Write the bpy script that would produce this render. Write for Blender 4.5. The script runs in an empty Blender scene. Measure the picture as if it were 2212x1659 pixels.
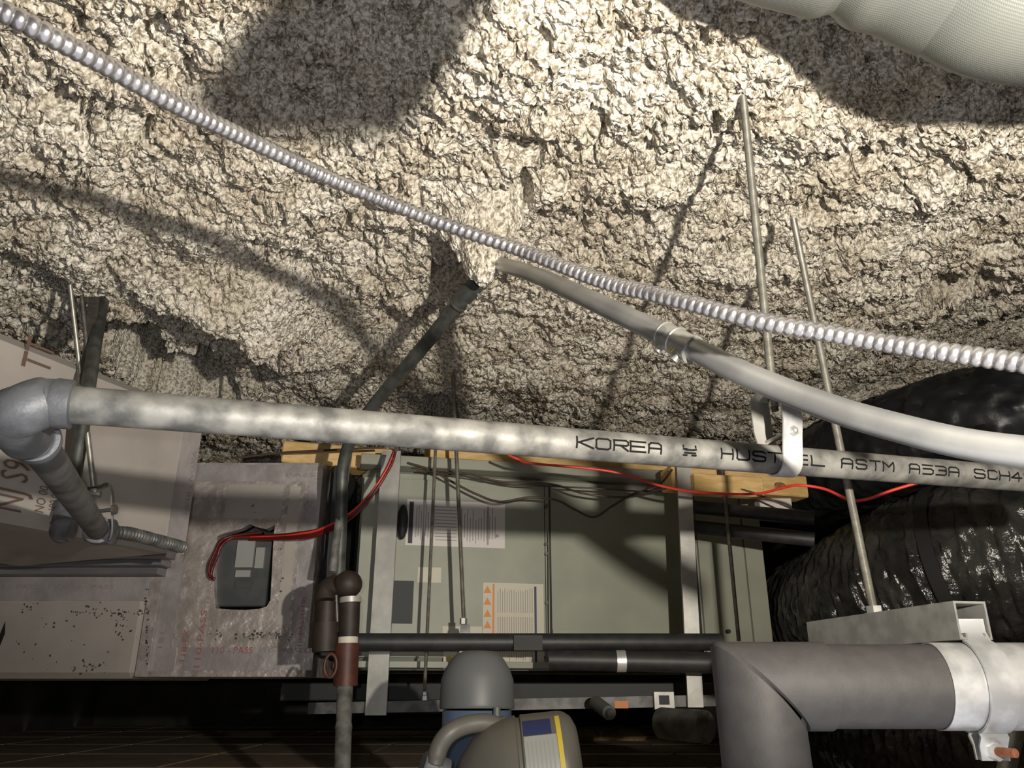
import bpy, math, random
import numpy as np
from mathutils import Vector, Matrix
random.seed(4)
S = bpy.context.scene
COL = S.collection
# ---------------------------------------------------------------- camera
PITCH = math.radians(21.0)
FPX = 1720.0
cd = bpy.data.cameras.new('camera'); cam = bpy.data.objects.new('camera', cd); COL.objects.link(cam)
cd.sensor_fit = 'HORIZONTAL'; cd.sensor_width = 36.0; cd.lens = 36.0 * FPX / 2212.0
cd.clip_start = 0.02; cd.clip_end = 60
cam.location = (0, 0, 0); cam.rotation_euler = (math.radians(90) + PITCH, 0, 0)
S.camera = cam
# ---------------------------------------------------------------- world, lamps, exposure
w = bpy.data.worlds.new('world'); S.world = w; w.use_nodes = True
w.node_tree.nodes['Background'].inputs[0].default_value = (0.95, 0.95, 1.0, 1)
w.node_tree.nodes['Background'].inputs[1].default_value = 0.75
def spot(name, loc, target, power, angle, blend, radius, color):
    l = bpy.data.lights.new(name, 'SPOT'); l.energy = power; l.spot_size = math.radians(angle)
    l.spot_blend = blend; l.shadow_soft_size = radius; l.color = color
    o = bpy.data.objects.new(name, l); COL.objects.link(o); o.location = loc
    o.rotation_euler = (Vector(target) - Vector(loc)).to_track_quat('-Z', 'Y').to_euler()
    return o
spot('work_flashlight', (0.38, 0.0, 0.14), (0.30, 1.0, 1.22), 120, 138, 0.62, 0.012, (1.0, 0.92, 0.80))
spot('phone_torch', (-0.03, 0.0, 0.02), (-0.92, 2.05, 0.16), 15, 64, 0.75, 0.006, (0.94, 0.96, 1.0))
S.view_settings.view_transform = 'Standard'
try: S.view_settings.look = 'None'
except Exception: pass
S.view_settings.gamma = 1.0
S.view_settings.use_curve_mapping = False
S.view_settings.exposure = 0.0
# ---------------------------------------------------------------- geometry helpers
CP, SP = math.cos(PITCH), math.sin(PITCH)
def ray(px, py):
    u = (px - 1106.0) / FPX; v = (829.5 - py) / FPX
    return Vector((u, CP - v * SP, SP + v * CP))
def Q(px, py, d): return ray(px, py) * d                      # at depth d along the view axis
def P(px, py, D): r = ray(px, py); return r * (D / r.y)       # at forward distance D
def Z(px, py, z): r = ray(px, py); return r * (z / r.z)       # at height z
def V(*a): return Vector(a)
class MB:
    def __init__(s): s.v = []; s.f = []
    def add(s, vs, fs):
        o = len(s.v); s.v += [tuple(x) for x in vs]; s.f += [tuple(i + o for i in f) for f in fs]; return s
    def box(s, c, size, X=(1,0,0), Y=(0,1,0), Zd=None):
        c = Vector(c); X = Vector(X).normalized(); Y = Vector(Y).normalized()
        Zd = X.cross(Y).normalized() if Zd is None else Vector(Zd).normalized()
        a, b, d = size[0]/2, size[1]/2, size[2]/2
        bv = min(a, b, d) * 0.12
        # bevelled box: each corner cut to three vertices
        vs = []; idx = {}
        for i in (-1, 1):
            for j in (-1, 1):
                for k in (-1, 1):
                    for m, (p, q, r) in enumerate(((a, b-bv, d-bv), (a-bv, b, d-bv), (a-bv, b-bv, d))):
                        idx[(i, j, k, m)] = len(vs); vs.append(c + X*i*p + Y*j*q + Zd*k*r)
        fs = []
        for i in (-1, 1):
            fs.append([idx[(i,-1,-1,0)], idx[(i,1,-1,0)], idx[(i,1,1,0)], idx[(i,-1,1,0)]][::i])
            fs.append([idx[(-1,i,-1,1)], idx[(1,i,-1,1)], idx[(1,i,1,1)], idx[(-1,i,1,1)]][::-i])
            fs.append([idx[(-1,-1,i,2)], idx[(1,-1,i,2)], idx[(1,1,i,2)], idx[(-1,1,i,2)]][::i])
        for i in (-1, 1):
            for j in (-1, 1):
                fs.append([idx[(i,j,-1,0)], idx[(i,j,1,0)], idx[(i,j,1,1)], idx[(i,j,-1,1)]])
                fs.append([idx[(i,-1,j,0)], idx[(i,1,j,0)], idx[(i,1,j,2)], idx[(i,-1,j,2)]])
                fs.append([idx[(-1,i,j,1)], idx[(1,i,j,1)], idx[(1,i,j,2)], idx[(-1,i,j,2)]])
                for k in (-1, 1):
                    fs.append([idx[(i,j,k,0)], idx[(i,j,k,1)], idx[(i,j,k,2)]])
        return s.add(vs, fs)
    def tube(s, pts, r, seg=20, cap=True, n=None):
        pts = [Vector(p) for p in pts]; N = len(pts)
        rs = [r] * N if not hasattr(r, '__len__') else r
        T = [(pts[min(i+1, N-1)] - pts[max(i-1, 0)]).normalized() for i in range(N)]
        up = Vector(n) if n is not None else (Vector((0,0,1)) if abs(T[0].z) < .9 else Vector((1,0,0)))
        A = (up - T[0] * up.dot(T[0])).normalized(); vs = []; fs = []
        for i in range(N):
            A = (A - T[i] * A.dot(T[i])).normalized(); B = T[i].cross(A)
            for k in range(seg):
                a = 2*math.pi*k/seg; vs.append(pts[i] + (A*math.cos(a) + B*math.sin(a)) * rs[i])
        for i in range(N-1):
            for k in range(seg):
                k2 = (k+1) % seg; fs.append((i*seg+k, i*seg+k2, (i+1)*seg+k2, (i+1)*seg+k))
        if cap:
            fs.append(tuple(range(seg))[::-1]); fs.append(tuple((N-1)*seg+k for k in range(seg)))
        return s.add(vs, fs)
    def cyl(s, a, b, r, seg=20, r2=None): return s.tube([a, b], [r, r if r2 is None else r2], seg)
    def lathe(s, base, axis, prof, seg=32):
        base = Vector(base); axis = Vector(axis).normalized()
        return s.tube([base + axis*h for h, _ in prof], [max(r, 1e-4) for _, r in prof], seg)
    def ball(s, c, r, sc=(1,1,1), seg=20):
        vs = []; fs = []; c = Vector(c); R = seg//2
        for i in range(R+1):
            t = math.pi*i/R
            for k in range(seg):
                a = 2*math.pi*k/seg
                vs.append(c + Vector((math.sin(t)*math.cos(a)*sc[0], math.sin(t)*math.sin(a)*sc[1], math.cos(t)*sc[2]))*r)
        for i in range(R):
            for k in range(seg):
                k2 = (k+1) % seg; fs.append((i*seg+k, (i+1)*seg+k, (i+1)*seg+k2, i*seg+k2))
        return s.add(vs, fs)
    def prism(s, poly, a, b, X, Y):      # 2D outline in axes X, Y swept from a to b
        a = Vector(a); b = Vector(b); X = Vector(X).normalized(); Y = Vector(Y).normalized(); n = len(poly)
        vs = [a + X*x + Y*y for x, y in poly] + [b + X*x + Y*y for x, y in poly]
        fs = [(i, (i+1) % n, n+(i+1) % n, n+i) for i in range(n)] + [tuple(range(n))[::-1], tuple(range(n, 2*n))]
        return s.add(vs, fs)
    def ribbon(s, pts, wdir, width, th):  # flat strip along a path; wdir = width direction
        pts = [Vector(p) for p in pts]; N = len(pts); wd = Vector(wdir).normalized(); vs = []; fs = []
        for i in range(N):
            T = (pts[min(i+1, N-1)] - pts[max(i-1, 0)]).normalized(); nn = T.cross(wd).normalized()
            for a, b in ((-1,-1), (1,-1), (1,1), (-1,1)): vs.append(pts[i] + wd*a*width/2 + nn*b*th/2)
        for i in range(N-1):
            for k in range(4):
                k2 = (k+1) % 4; fs.append((i*4+k, i*4+k2, (i+1)*4+k2, (i+1)*4+k))
        fs.append((3,2,1,0)); fs.append(tuple((N-1)*4+k for k in range(4)))
        return s.add(vs, fs)
    def build(s, name, m, parent=None, smooth=True, origin=None):
        vs = np.array(s.v, dtype=float)
        if parent is not None: o0 = Vector(parent.get('_o', (0,0,0)))
        elif origin is not None: o0 = Vector(origin)
        else: mn, mx = vs.min(0), vs.max(0); o0 = Vector(((mn[0]+mx[0])/2, (mn[1]+mx[1])/2, mn[2]))
        me = bpy.data.meshes.new(name); me.from_pydata((vs - np.array(o0)).tolist(), [], s.f); me.update()
        import bmesh
        bm = bmesh.new(); bm.from_mesh(me); bmesh.ops.recalc_face_normals(bm, faces=bm.faces); bm.to_mesh(me); bm.free()
        if smooth:
            me.polygons.foreach_set('use_smooth', [True]*len(me.polygons))
            try: me.set_sharp_from_angle(angle=math.radians(38))
            except Exception: pass
        me.materials.append(m)
        o = bpy.data.objects.new(name, me); COL.objects.link(o)
        if parent is not None: o.parent = parent
        else: o.location = o0
        o['_o'] = tuple(o0)
        return o
def tag(o, label=None, cat=None, group=None, kind=None):
    if label: o['label'] = label
    if cat: o['category'] = cat
    if group: o['group'] = group
    if kind: o['kind'] = kind
    return o
def thing(name, label, cat, loc, group=None):
    o = bpy.data.objects.new(name, None); COL.objects.link(o); o.location = Vector(loc); o.empty_display_size = .03
    o['_o'] = tuple(loc); return tag(o, label, cat, group)
def smooth_path(pts, n=10):
    pts = [Vector(p) for p in pts]; out = []
    for i in range(len(pts)-1):
        p0 = pts[max(i-1,0)]; p1 = pts[i]; p2 = pts[i+1]; p3 = pts[min(i+2, len(pts)-1)]
        for k in range(n):
            t = k/n; out.append(0.5*((2*p1) + (p2-p0)*t + (2*p0-5*p1+4*p2-p3)*t*t + (3*p1-p0-3*p2+p3)*t**3))
    out.append(pts[-1]); return out
def resample(pts, step):
    pts = [Vector(p) for p in pts]; L = [0]
    for a, b in zip(pts, pts[1:]): L.append(L[-1] + (b-a).length)
    n = max(2, int(L[-1]/step)); out = []; j = 0; ls = []
    for i in range(n+1):
        l = L[-1]*i/n
        while j < len(L)-2 and L[j+1] < l: j += 1
        t = (l-L[j])/max(L[j+1]-L[j], 1e-9); out.append(pts[j].lerp(pts[j+1], t)); ls.append(l)
    return out, ls
# ---------------------------------------------------------------- materials
def mat(name, c, c2=None, scale=20, rough=.5, metal=0, bump=0, bscale=80, bdist=.002, spec=.5, thr=(.4,.6), stretch=None,
        rough2=None, emis=None, trans=0, detail=6, coat=0):
    m = bpy.data.materials.new(name); m.use_nodes = True; nt = m.node_tree; b = nt.nodes['Principled BSDF']
    b.inputs['Base Color'].default_value = (*c, 1); b.inputs['Roughness'].default_value = rough
    b.inputs['Metallic'].default_value = metal; b.inputs['Specular IOR Level'].default_value = spec
    if trans: b.inputs['Transmission Weight'].default_value = trans
    if coat: b.inputs['Coat Weight'].default_value = coat; b.inputs['Coat Roughness'].default_value = .1
    tc = nt.nodes.new('ShaderNodeTexCoord'); mp = nt.nodes.new('ShaderNodeMapping')
    nt.links.new(tc.outputs['Object'], mp.inputs[0])
    if stretch: mp.inputs['Scale'].default_value = stretch
    if c2 is not None:
        n = nt.nodes.new('ShaderNodeTexNoise'); n.inputs['Scale'].default_value = scale; n.inputs['Detail'].default_value = detail
        r = nt.nodes.new('ShaderNodeValToRGB'); r.color_ramp.elements[0].position = thr[0]; r.color_ramp.elements[1].position = thr[1]
        r.color_ramp.elements[0].color = (*c, 1); r.color_ramp.elements[1].color = (*c2, 1)
        nt.links.new(mp.outputs[0], n.inputs[0]); nt.links.new(n.outputs['Fac'], r.inputs[0]); nt.links.new(r.outputs[0], b.inputs['Base Color'])
        if rough2 is not None:
            mr = nt.nodes.new('ShaderNodeMapRange'); mr.inputs[1].default_value = thr[0]; mr.inputs[2].default_value = thr[1]
            mr.inputs[3].default_value = rough; mr.inputs[4].default_value = rough2
            nt.links.new(n.outputs['Fac'], mr.inputs[0]); nt.links.new(mr.outputs[0], b.inputs['Roughness'])
    if bump:
        n = nt.nodes.new('ShaderNodeTexNoise'); n.inputs['Scale'].default_value = bscale; n.inputs['Detail'].default_value = 5
        bp = nt.nodes.new('ShaderNodeBump'); bp.inputs['Strength'].default_value = bump; bp.inputs['Distance'].default_value = bdist
        nt.links.new(mp.outputs[0], n.inputs[0]); nt.links.new(n.outputs['Fac'], bp.inputs['Height']); nt.links.new(bp.outputs[0], b.inputs['Normal'])
    return m
M = {}
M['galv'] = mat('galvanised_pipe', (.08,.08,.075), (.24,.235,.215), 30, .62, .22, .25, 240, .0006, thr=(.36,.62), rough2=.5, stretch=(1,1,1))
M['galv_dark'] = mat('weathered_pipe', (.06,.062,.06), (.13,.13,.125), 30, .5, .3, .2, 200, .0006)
M['fitting'] = mat('cast_fitting', (.07,.074,.08), (.15,.155,.165), 22, .5, .3, .5, 260, .0008)
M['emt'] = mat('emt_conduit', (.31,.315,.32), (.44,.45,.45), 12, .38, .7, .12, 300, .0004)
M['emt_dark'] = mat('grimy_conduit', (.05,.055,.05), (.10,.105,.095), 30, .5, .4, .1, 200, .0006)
M['flexmetal'] = mat('flexible_metal', (.50,.49,.51), (.60,.59,.60), 30, .27, .9)
M['steel'] = mat('zinc_plated_steel', (.33,.33,.31), (.45,.45,.42), 40, .38, .6, .1, 300, .0004)
M['rod'] = mat('threaded_rod_steel', (.24,.23,.20), (.32,.31,.27), 60, .4, .6)
M['rod_dark'] = mat('dull_rod_steel', (.10,.095,.085), (.15,.14,.12), 60, .5, .5)
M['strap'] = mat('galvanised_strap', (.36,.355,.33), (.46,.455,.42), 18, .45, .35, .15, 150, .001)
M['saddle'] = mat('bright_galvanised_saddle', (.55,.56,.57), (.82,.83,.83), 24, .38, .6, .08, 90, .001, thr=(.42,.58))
M['foam'] = mat('rubber_foam', (.058,.055,.055), (.068,.064,.064), 60, .62, 0, .25, 380, .0008)
M['black'] = mat('black_rubber', (.02,.02,.021), (.03,.03,.03), 40, .5, 0, .15, 150, .001)
M['blackwrap'] = mat('black_plastic_wrap', (.007,.008,.009), (.013,.014,.015), 14, .42, 0, .4, 18, .008)
M['mylar'] = mat('shiny_metallised_film', (.020,.020,.020), (.05,.048,.045), 9, .13, .3, .8, 50, .007, rough2=.2)
M['band'] = mat('black_band', (.01,.01,.01), None, rough=.6)
M['foil'] = mat('foil_facing', (.40,.355,.335), (.54,.49,.46), 16, .34, .4, .6, 30, .012, stretch=(1,1,1.3))
M['foil_smooth'] = mat('smooth_foil_facing', (.36,.33,.30), (.42,.385,.35), 6, .5, .15, .12, 220, .001)
M['foil_tape'] = mat('foil_tape', (.42,.39,.39), (.55,.51,.51), 12, .32, .45, .5, 26, .008)
M['foil_dark'] = mat('dark_foil_facing', (.13,.125,.135), (.22,.21,.22), 6, .45, .2, .2, 20, .004, stretch=(.3,1,1))
M['scrim'] = mat('reinforced_foil_scrim', (.13,.14,.13), (.165,.17,.155), 6, .42, .2)
M['ahu'] = mat('grey_green_sheet_metal', (.27,.28,.225), (.31,.32,.26), 7, .5, .0, .05, 60, .001)
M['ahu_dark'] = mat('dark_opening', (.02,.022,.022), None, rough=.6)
M['wood'] = mat('yellow_pine', (.62,.40,.15), (.75,.52,.24), 9, .6, 0, .2, 60, .001, stretch=(1,8,8))
M['knot'] = mat('wood_knot', (.16,.07,.02), (.3,.14,.05), 60, .7)
M['red'] = mat('red_wire_jacket', (.70,.05,.03), None, rough=.4)
M['darkred'] = mat('dark_red_wire_jacket', (.10,.008,.007), None, rough=.4)
M['brownwire'] = mat('brown_wire_jacket', (.06,.04,.025), None, rough=.5)
M['valve'] = mat('rust_red_paint', (.055,.018,.012), (.09,.03,.018), 30, .55, .1, .2, 150, .001)
M['valve_dark'] = mat('grimy_brown_paint', (.016,.011,.008), (.03,.02,.014), 30, .6, .1)
M['paper'] = mat('white_label', (.62,.58,.56), None, rough=.55)
M['paperwarm'] = mat('cream_label', (.55,.52,.42), None, rough=.55)
M['ink'] = mat('black_ink', (.022,.022,.03), None, rough=.6)
M['greyink'] = mat('grey_print', (.30,.27,.26), None, rough=.6)
M['redink'] = mat('red_print', (.33,.10,.10), None, rough=.6)
M['palered'] = mat('faded_print', (.27,.20,.20), None, rough=.6)
M['brownink'] = mat('brown_stencil', (.12,.075,.055), None, rough=.6)
M['blueink'] = mat('blue_ink', (.02,.03,.10), None, rough=.5)
M['orange'] = mat('orange_sticker', (.62,.20,.02), None, rough=.5)
M['yellow'] = mat('yellow_ink', (.55,.42,.05), None, rough=.5)
M['pipeink'] = mat('stamped_ink', (.010,.010,.010), None, rough=.95, spec=.05)
M['jug'] = mat('translucent_grey_plastic', (.10,.094,.077), (.115,.107,.09), 8, .45, 0, 0, spec=.5)
M['cap'] = mat('pale_grey_plastic', (.10,.104,.104), None, rough=.48)
M['bluebottle'] = mat('clear_blue_plastic', (.10,.14,.22), None, rough=.2, trans=.25)
M['ctrl'] = mat('dark_control_plastic', (.055,.06,.062), (.075,.08,.08), 20, .45)
M['ctrl_light'] = mat('grey_control_cover', (.30,.31,.29), None, rough=.4)
M['tile'] = mat('ceiling_tile_back', (.62,.49,.35), (.74,.60,.44), 7, .85, 0, .2, 200, .002)
M['wallm'] = mat('dark_block_wall', (.07,.062,.05), (.10,.09,.07), 5, .85, 0, .3, 30, .004)
M['deck'] = mat('dark_deck', (.05,.043,.035), (.07,.06,.05), 12, .9)
M['speck'] = mat('black_debris', (.02,.016,.012), None, rough=.8)
M['rust'] = mat('rusty_bolt', (.30,.10,.045), (.42,.17,.09), 120, .7, .2, .4, 300, .001)
M['mold'] = mat('black_mould', (.05,.048,.042), None, rough=.8)
M['insul'] = mat('pale_fibre', (.55,.42,.22), (.65,.52,.30), 60, .9, 0, .5, 200, .004)
M['dust'] = mat('fluff_grey', (.33,.29,.23), (.45,.40,.33), 90, .9, 0, .6, 300, .003)
# scrim: fine lattice of reinforcing threads
def add_lattice(m, freq):
    nt = m.node_tree; b = nt.nodes['Principled BSDF']; tc = [n for n in nt.nodes if n.type == 'TEX_COORD'][0]
    wv = nt.nodes.new('ShaderNodeTexWave'); wv.inputs['Scale'].default_value = freq; wv.bands_direction = 'X'
    wv2 = nt.nodes.new('ShaderNodeTexWave'); wv2.inputs['Scale'].default_value = freq*.6; wv2.bands_direction = 'Y'
    mx = nt.nodes.new('ShaderNodeMath'); mx.operation = 'MAXIMUM'
    bp = nt.nodes.new('ShaderNodeBump'); bp.inputs['Strength'].default_value = .5; bp.inputs['Distance'].default_value = .0004
    nt.links.new(tc.outputs['Object'], wv.inputs[0]); nt.links.new(tc.outputs['Object'], wv2.inputs[0])
    nt.links.new(wv.outputs['Fac'], mx.inputs[0]); nt.links.new(wv2.outputs['Fac'], mx.inputs[1])
    nt.links.new(mx.outputs[0], bp.inputs['Height']); nt.links.new(bp.outputs[0], b.inputs['Normal'])
add_lattice(M['scrim'], 170)
# fluffy sprayed fireproofing
def fluff_mat():
    m = bpy.data.materials.new('sprayed_fireproofing'); m.use_nodes = True; nt = m.node_tree; b = nt.nodes['Principled BSDF']
    tc = nt.nodes.new('ShaderNodeTexCoord')
    def noise(s, d=5):
        n = nt.nodes.new('ShaderNodeTexNoise'); n.inputs['Scale'].default_value = s; n.inputs['Detail'].default_value = d
        nt.links.new(tc.outputs['Object'], n.inputs[0]); return n
    n1 = noise(9); n2 = noise(120, 3)
    r1 = nt.nodes.new('ShaderNodeValToRGB'); r1.color_ramp.elements[0].position = .38; r1.color_ramp.elements[1].position = .62
    r1.color_ramp.elements[0].color = (.64,.58,.47,1); r1.color_ramp.elements[1].color = (.84,.80,.70,1)
    r2 = nt.nodes.new('ShaderNodeValToRGB'); r2.color_ramp.elements[0].position = .36; r2.color_ramp.elements[1].position = .58
    r2.color_ramp.elements[0].color = (.34,.31,.27,1); r2.color_ramp.elements[1].color = (1,1,1,1)
    mix = nt.nodes.new('ShaderNodeMix'); mix.data_type = 'RGBA'; mix.blend_type = 'MULTIPLY'; mix.inputs[0].default_value = 1
    nt.links.new(n1.outputs['Fac'], r1.inputs[0]); nt.links.new(n2.outputs['Fac'], r2.inputs[0])
    nt.links.new(r1.outputs[0], mix.inputs[6]); nt.links.new(r2.outputs[0], mix.inputs[7]); nt.links.new(mix.outputs[2], b.inputs['Base Color'])
    n3 = nt.nodes.new('ShaderNodeTexVoronoi'); n3.inputs['Scale'].default_value = 190; n3.feature = 'F1'; nt.links.new(tc.outputs['Object'], n3.inputs[0]); bp = nt.nodes.new('ShaderNodeBump'); bp.inputs['Strength'].default_value = .9; bp.inputs['Distance'].default_value = .004
    bp.invert = True; nt.links.new(n3.outputs['Distance'], bp.inputs['Height']); nt.links.new(bp.outputs[0], b.inputs['Normal'])
    b.inputs['Roughness'].default_value = .5; b.inputs['Specular IOR Level'].default_value = .6
    return m
M['fluff'] = fluff_mat()
# ---------------------------------------------------------------- room shell
FLOOR = -0.24; DECK = 1.30; HC = 0.84
b = MB()
tiles = []
gx = -3.0
while gx < 3.0:
    gy = -0.76
    while gy < 6.2:
        if not (-0.7 < gx + .3 < 0.95 and gy + .3 < 1.0):
            b.box((gx+.3, gy+.3, FLOOR-.008), (.594, .594, .016))
        gy += .61
    gx += .61
fl = tag(b.build('floor', M['tile'], smooth=False), kind='structure')
b = MB(); gx = -3.005
while gx < 3.1:
    if -0.6 < gx < .9:
        b.box((gx, 3.75, FLOOR-.014), (.024, 4.9, .022))
    else: b.box((gx, 2.8, FLOOR-.014), (.024, 7.1, .022))
    gx += .61
tag(b.build('trim_1', M['tile'], smooth=False), kind='structure')
tag(MB().box((0, 6.25, .54), (6.4, .12, 1.80)).build('wall_back', M['wallm'], smooth=False), kind='structure')
tag(MB().box((-3.06, 2.7, .54), (.12, 7.2, 1.80)).build('wall_left', M['wallm'], smooth=False), kind='structure')
tag(MB().box((3.12, 2.7, .54), (.12, 7.2, 1.80)).build('wall_right', M['wallm'], smooth=False), kind='structure')
tag(MB().box((0, -0.85, .54), (6.4, .12, 1.80)).build('wall_front', M['wallm'], smooth=False), kind='structure')
# ceiling: thick fluffy fireproofing sprayed on the deck
rng = np.random.default_rng(11)
def vnoise(x, y, sc, seed):
    r = np.random.default_rng(seed); n = 512; g = r.random((n, n))
    X = x/sc + 1000; Y = y/sc + 1000; xi = np.floor(X).astype(int); yi = np.floor(Y).astype(int)
    fx = X-xi; fy = Y-yi; fx = fx*fx*(3-2*fx); fy = fy*fy*(3-2*fy)
    a = g[xi % n, yi % n]; b_ = g[(xi+1) % n, yi % n]; c = g[xi % n, (yi+1) % n]; d = g[(xi+1) % n, (yi+1) % n]
    return (a*(1-fx)+b_*fx)*(1-fy) + (c*(1-fx)+d*fx)*fy
def domes(x, y, sc, seed):
    r = np.random.default_rng(seed); n = 512; jx = r.random((n, n)); jy = r.random((n, n)); hh = .45 + .55*r.random((n, n)); rr = .55+.4*r.random((n,n))
    X = x/sc + 900; Y = y/sc + 900; xi = np.floor(X).astype(int); yi = np.floor(Y).astype(int); out = np.zeros_like(x)
    for i in (-1, 0, 1):
        for j in (-1, 0, 1):
            ix = (xi+i) % n; iy = (yi+j) % n
            d2 = ((xi+i+jx[ix, iy]-X)**2 + (yi+j+jy[ix, iy]-Y)**2) / rr[ix, iy]**2
            out = np.maximum(out, hh[ix, iy]*np.sqrt(np.clip(1-d2, 0, 1)))
    return out
NY, NX = 1250, 1100
t = np.linspace(0, 1, NY); ys = .24*np.exp(t*math.log(3.6/.24))
sx = np.linspace(-1, 1, NX)
Yg = np.repeat(ys[:, None], NX, 1); Xg = sx[None, :]*(0.78*Yg + .30)
wx = Xg + .016*(vnoise(Xg, Yg, .03, 1)-.5) + .008*(vnoise(Xg, Yg, .009, 2)-.5)
wy = Yg + .016*(vnoise(Xg, Yg, .03, 3)-.5) + .008*(vnoise(Xg, Yg, .009, 4)-.5)
Hn = .055*(vnoise(Xg, Yg, .42, 5)-.5) + .050*(vnoise(wx, wy, .15, 6)-.5) + .030*(vnoise(wx, wy, .06, 7)-.5)
Hd = .022*domes(wx, wy, .045, 8) + .017*domes(wx, wy, .020, 9) + .013*domes(wx, wy, .0105, 10) + .007*domes(wx, wy, .0055, 12)
pit = vnoise(wx, wy, .028, 41)*.6 + vnoise(wx, wy, .012, 42)*.4; Hd = Hd - .055*np.clip((pit-.66)*6, 0, 1)*(vnoise(Xg, Yg, .22, 43) > .42)
Zg = HC + .02 + Hn - Hd
hole_n = .5*(vnoise(Xg, Yg, .05, 21)-.5) + .25*(vnoise(Xg, Yg, .02, 22)-.5)
def hole(px, py, rx, ry, depth, z=HC):
    global Zg
    c = Z(px, py, z); d = np.sqrt(((Xg-c.x)/rx)**2 + ((Yg-c.y)/ry)**2) + hole_n
    m = np.clip((1-d)*2.6, 0, 1); m = m*m*(3-2*m); Zg = Zg + depth*m
hole(1150, 320, .030, .045, .28); hole(1130, 400, .022, .07, .05); hole(1835, 345, .055, .05, .30); hole(1880, 300, .05, .02, .05)
hole(2090, 655, .10, .10, .30); hole(150, 215, .05, .035, .05); hole(290, 735, .10, .26, .46); hole(400, 810, .15, .26, .40)
hole(195, 632, .07, .02, .08); hole(960, 880, .07, .12, .25); hole(2150, 560, .05, .03, .05); hole(1390, 500, .02, .03, .05)
hole(1740, 470, .05, .03, .03); hole(1060, 560, .035, .05, .04); hole(90, 700, .10, .03, .04)
Zg = Zg + .22*np.exp(-((Xg-.55)/.42)**2 - ((Yg-.50)/.18)**2)
Zg = Zg + .16*np.exp(-((Xg-1.5)/.5)**2 - ((Yg-2.15)/.55)**2)
Zg = np.minimum(Zg, DECK-.01)
# sagging lumps; some at left added to shade the ceiling gap
def lump(px, py, rx, ry, depth, z=HC):
    global Zg
    c = Z(px, py, z); d = ((Xg-c.x)/rx)**2 + ((Yg-c.y)/ry)**2; Zg = Zg - depth*np.exp(-d)
lump(1020, 560, .050, .05, .11, .74); lump(1062, 548, .04, .04, .09, .74); lump(575, 665, .09, .09, .13); lump(640, 740, .12, .10, .09); lump(470, 610, .10, .06, .07); lump(1520, 190, .05, .05, .025); lump(1500, 400, .25, .05, .03); lump(1950, 420, .10, .05, .02); lump(620, 620, .2, .1, .03)
Xo = Xg + .006*(vnoise(Xg, Yg, .012, 31)-.5) + .004*(vnoise(Xg, Yg, .005, 32)-.5)
Yo = Yg + .006*(vnoise(Xg, Yg, .012, 33)-.5) + .004*(vnoise(Xg, Yg, .005, 34)-.5)
co = np.stack([Xo, Yo, Zg], -1).reshape(-1, 3)
ii = (np.arange(NY-1)[:, None]*NX + np.arange(NX-1)[None, :]).ravel()
quads = np.stack([ii, ii+NX, ii+NX+1, ii+1], -1)
me = bpy.data.meshes.new('ceiling'); me.vertices.add(len(co)); me.vertices.foreach_set('co', co.ravel())
me.loops.add(quads.size); me.loops.foreach_set('vertex_index', quads.ravel().astype(np.int32))
me.polygons.add(len(quads)); me.polygons.foreach_set('loop_start', np.arange(0, quads.size, 4, dtype=np.int32))
me.polygons.foreach_set('loop_total', np.full(len(quads), 4, dtype=np.int32))
me.update(calc_edges=True); me.polygons.foreach_set('use_smooth', np.ones(len(quads), dtype=bool)); me.materials.append(M['fluff'])
ce = bpy.data.objects.new('ceiling', me); COL.objects.link(ce); tag(ce, kind='structure')
def ceil_z(x, y):
    i = int(np.argmin(abs(ys-y))); j = int(np.argmin(abs(Xg[i]-x))); return float(Zg[i, j])
b = MB(); b.box((0, 2.7, DECK+.05), (6.4, 7.2, .1))
tag(b.build('ceiling_deck', M['deck'], smooth=False), kind='structure')
# ---------------------------------------------------------------- rods
def rod_mesh(a, b_, r, pitch=.0016):
    # thread rings modelled as a ribbed tube
    a = Vector(a); b_ = Vector(b_); L = (b_-a).length; n = min(900, int(L/pitch)*2)
    pts = [a.lerp(b_, i/n) for i in range(n+1)]; rs = [r*(1.0 if i % 2 else .86) for i in range(n+1)]
    return MB().tube(pts, rs, 12)
def hexnut(m, c, axis, r, h):
    c = Vector(c); axis = Vector(axis).normalized(); return m.tube([c-axis*h/2, c+axis*h/2], r, 6)
def rod(a, b_, r, label, group='threaded rods hanging from the fluffy ceiling', m='rod', parent=None):
    o = rod_mesh(a, b_, r).build('threaded_rod', M[m], parent)
    if parent is None: tag(o, label, 'rod', group)
    return o
# ---------------------------------------------------------------- main stamped steel pipe
PR = .0182
A0 = Q(128, 872, .755); B0 = Q(2330, 1044, 1.175)
ax = (B0-A0).normalized()
pipe = MB().cyl(A0, B0, PR, 48).build('steel_pipe', M['galv'])
tag(pipe, 'long galvanised steel pipe crossing the view with stamped black lettering', 'pipe')
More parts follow.
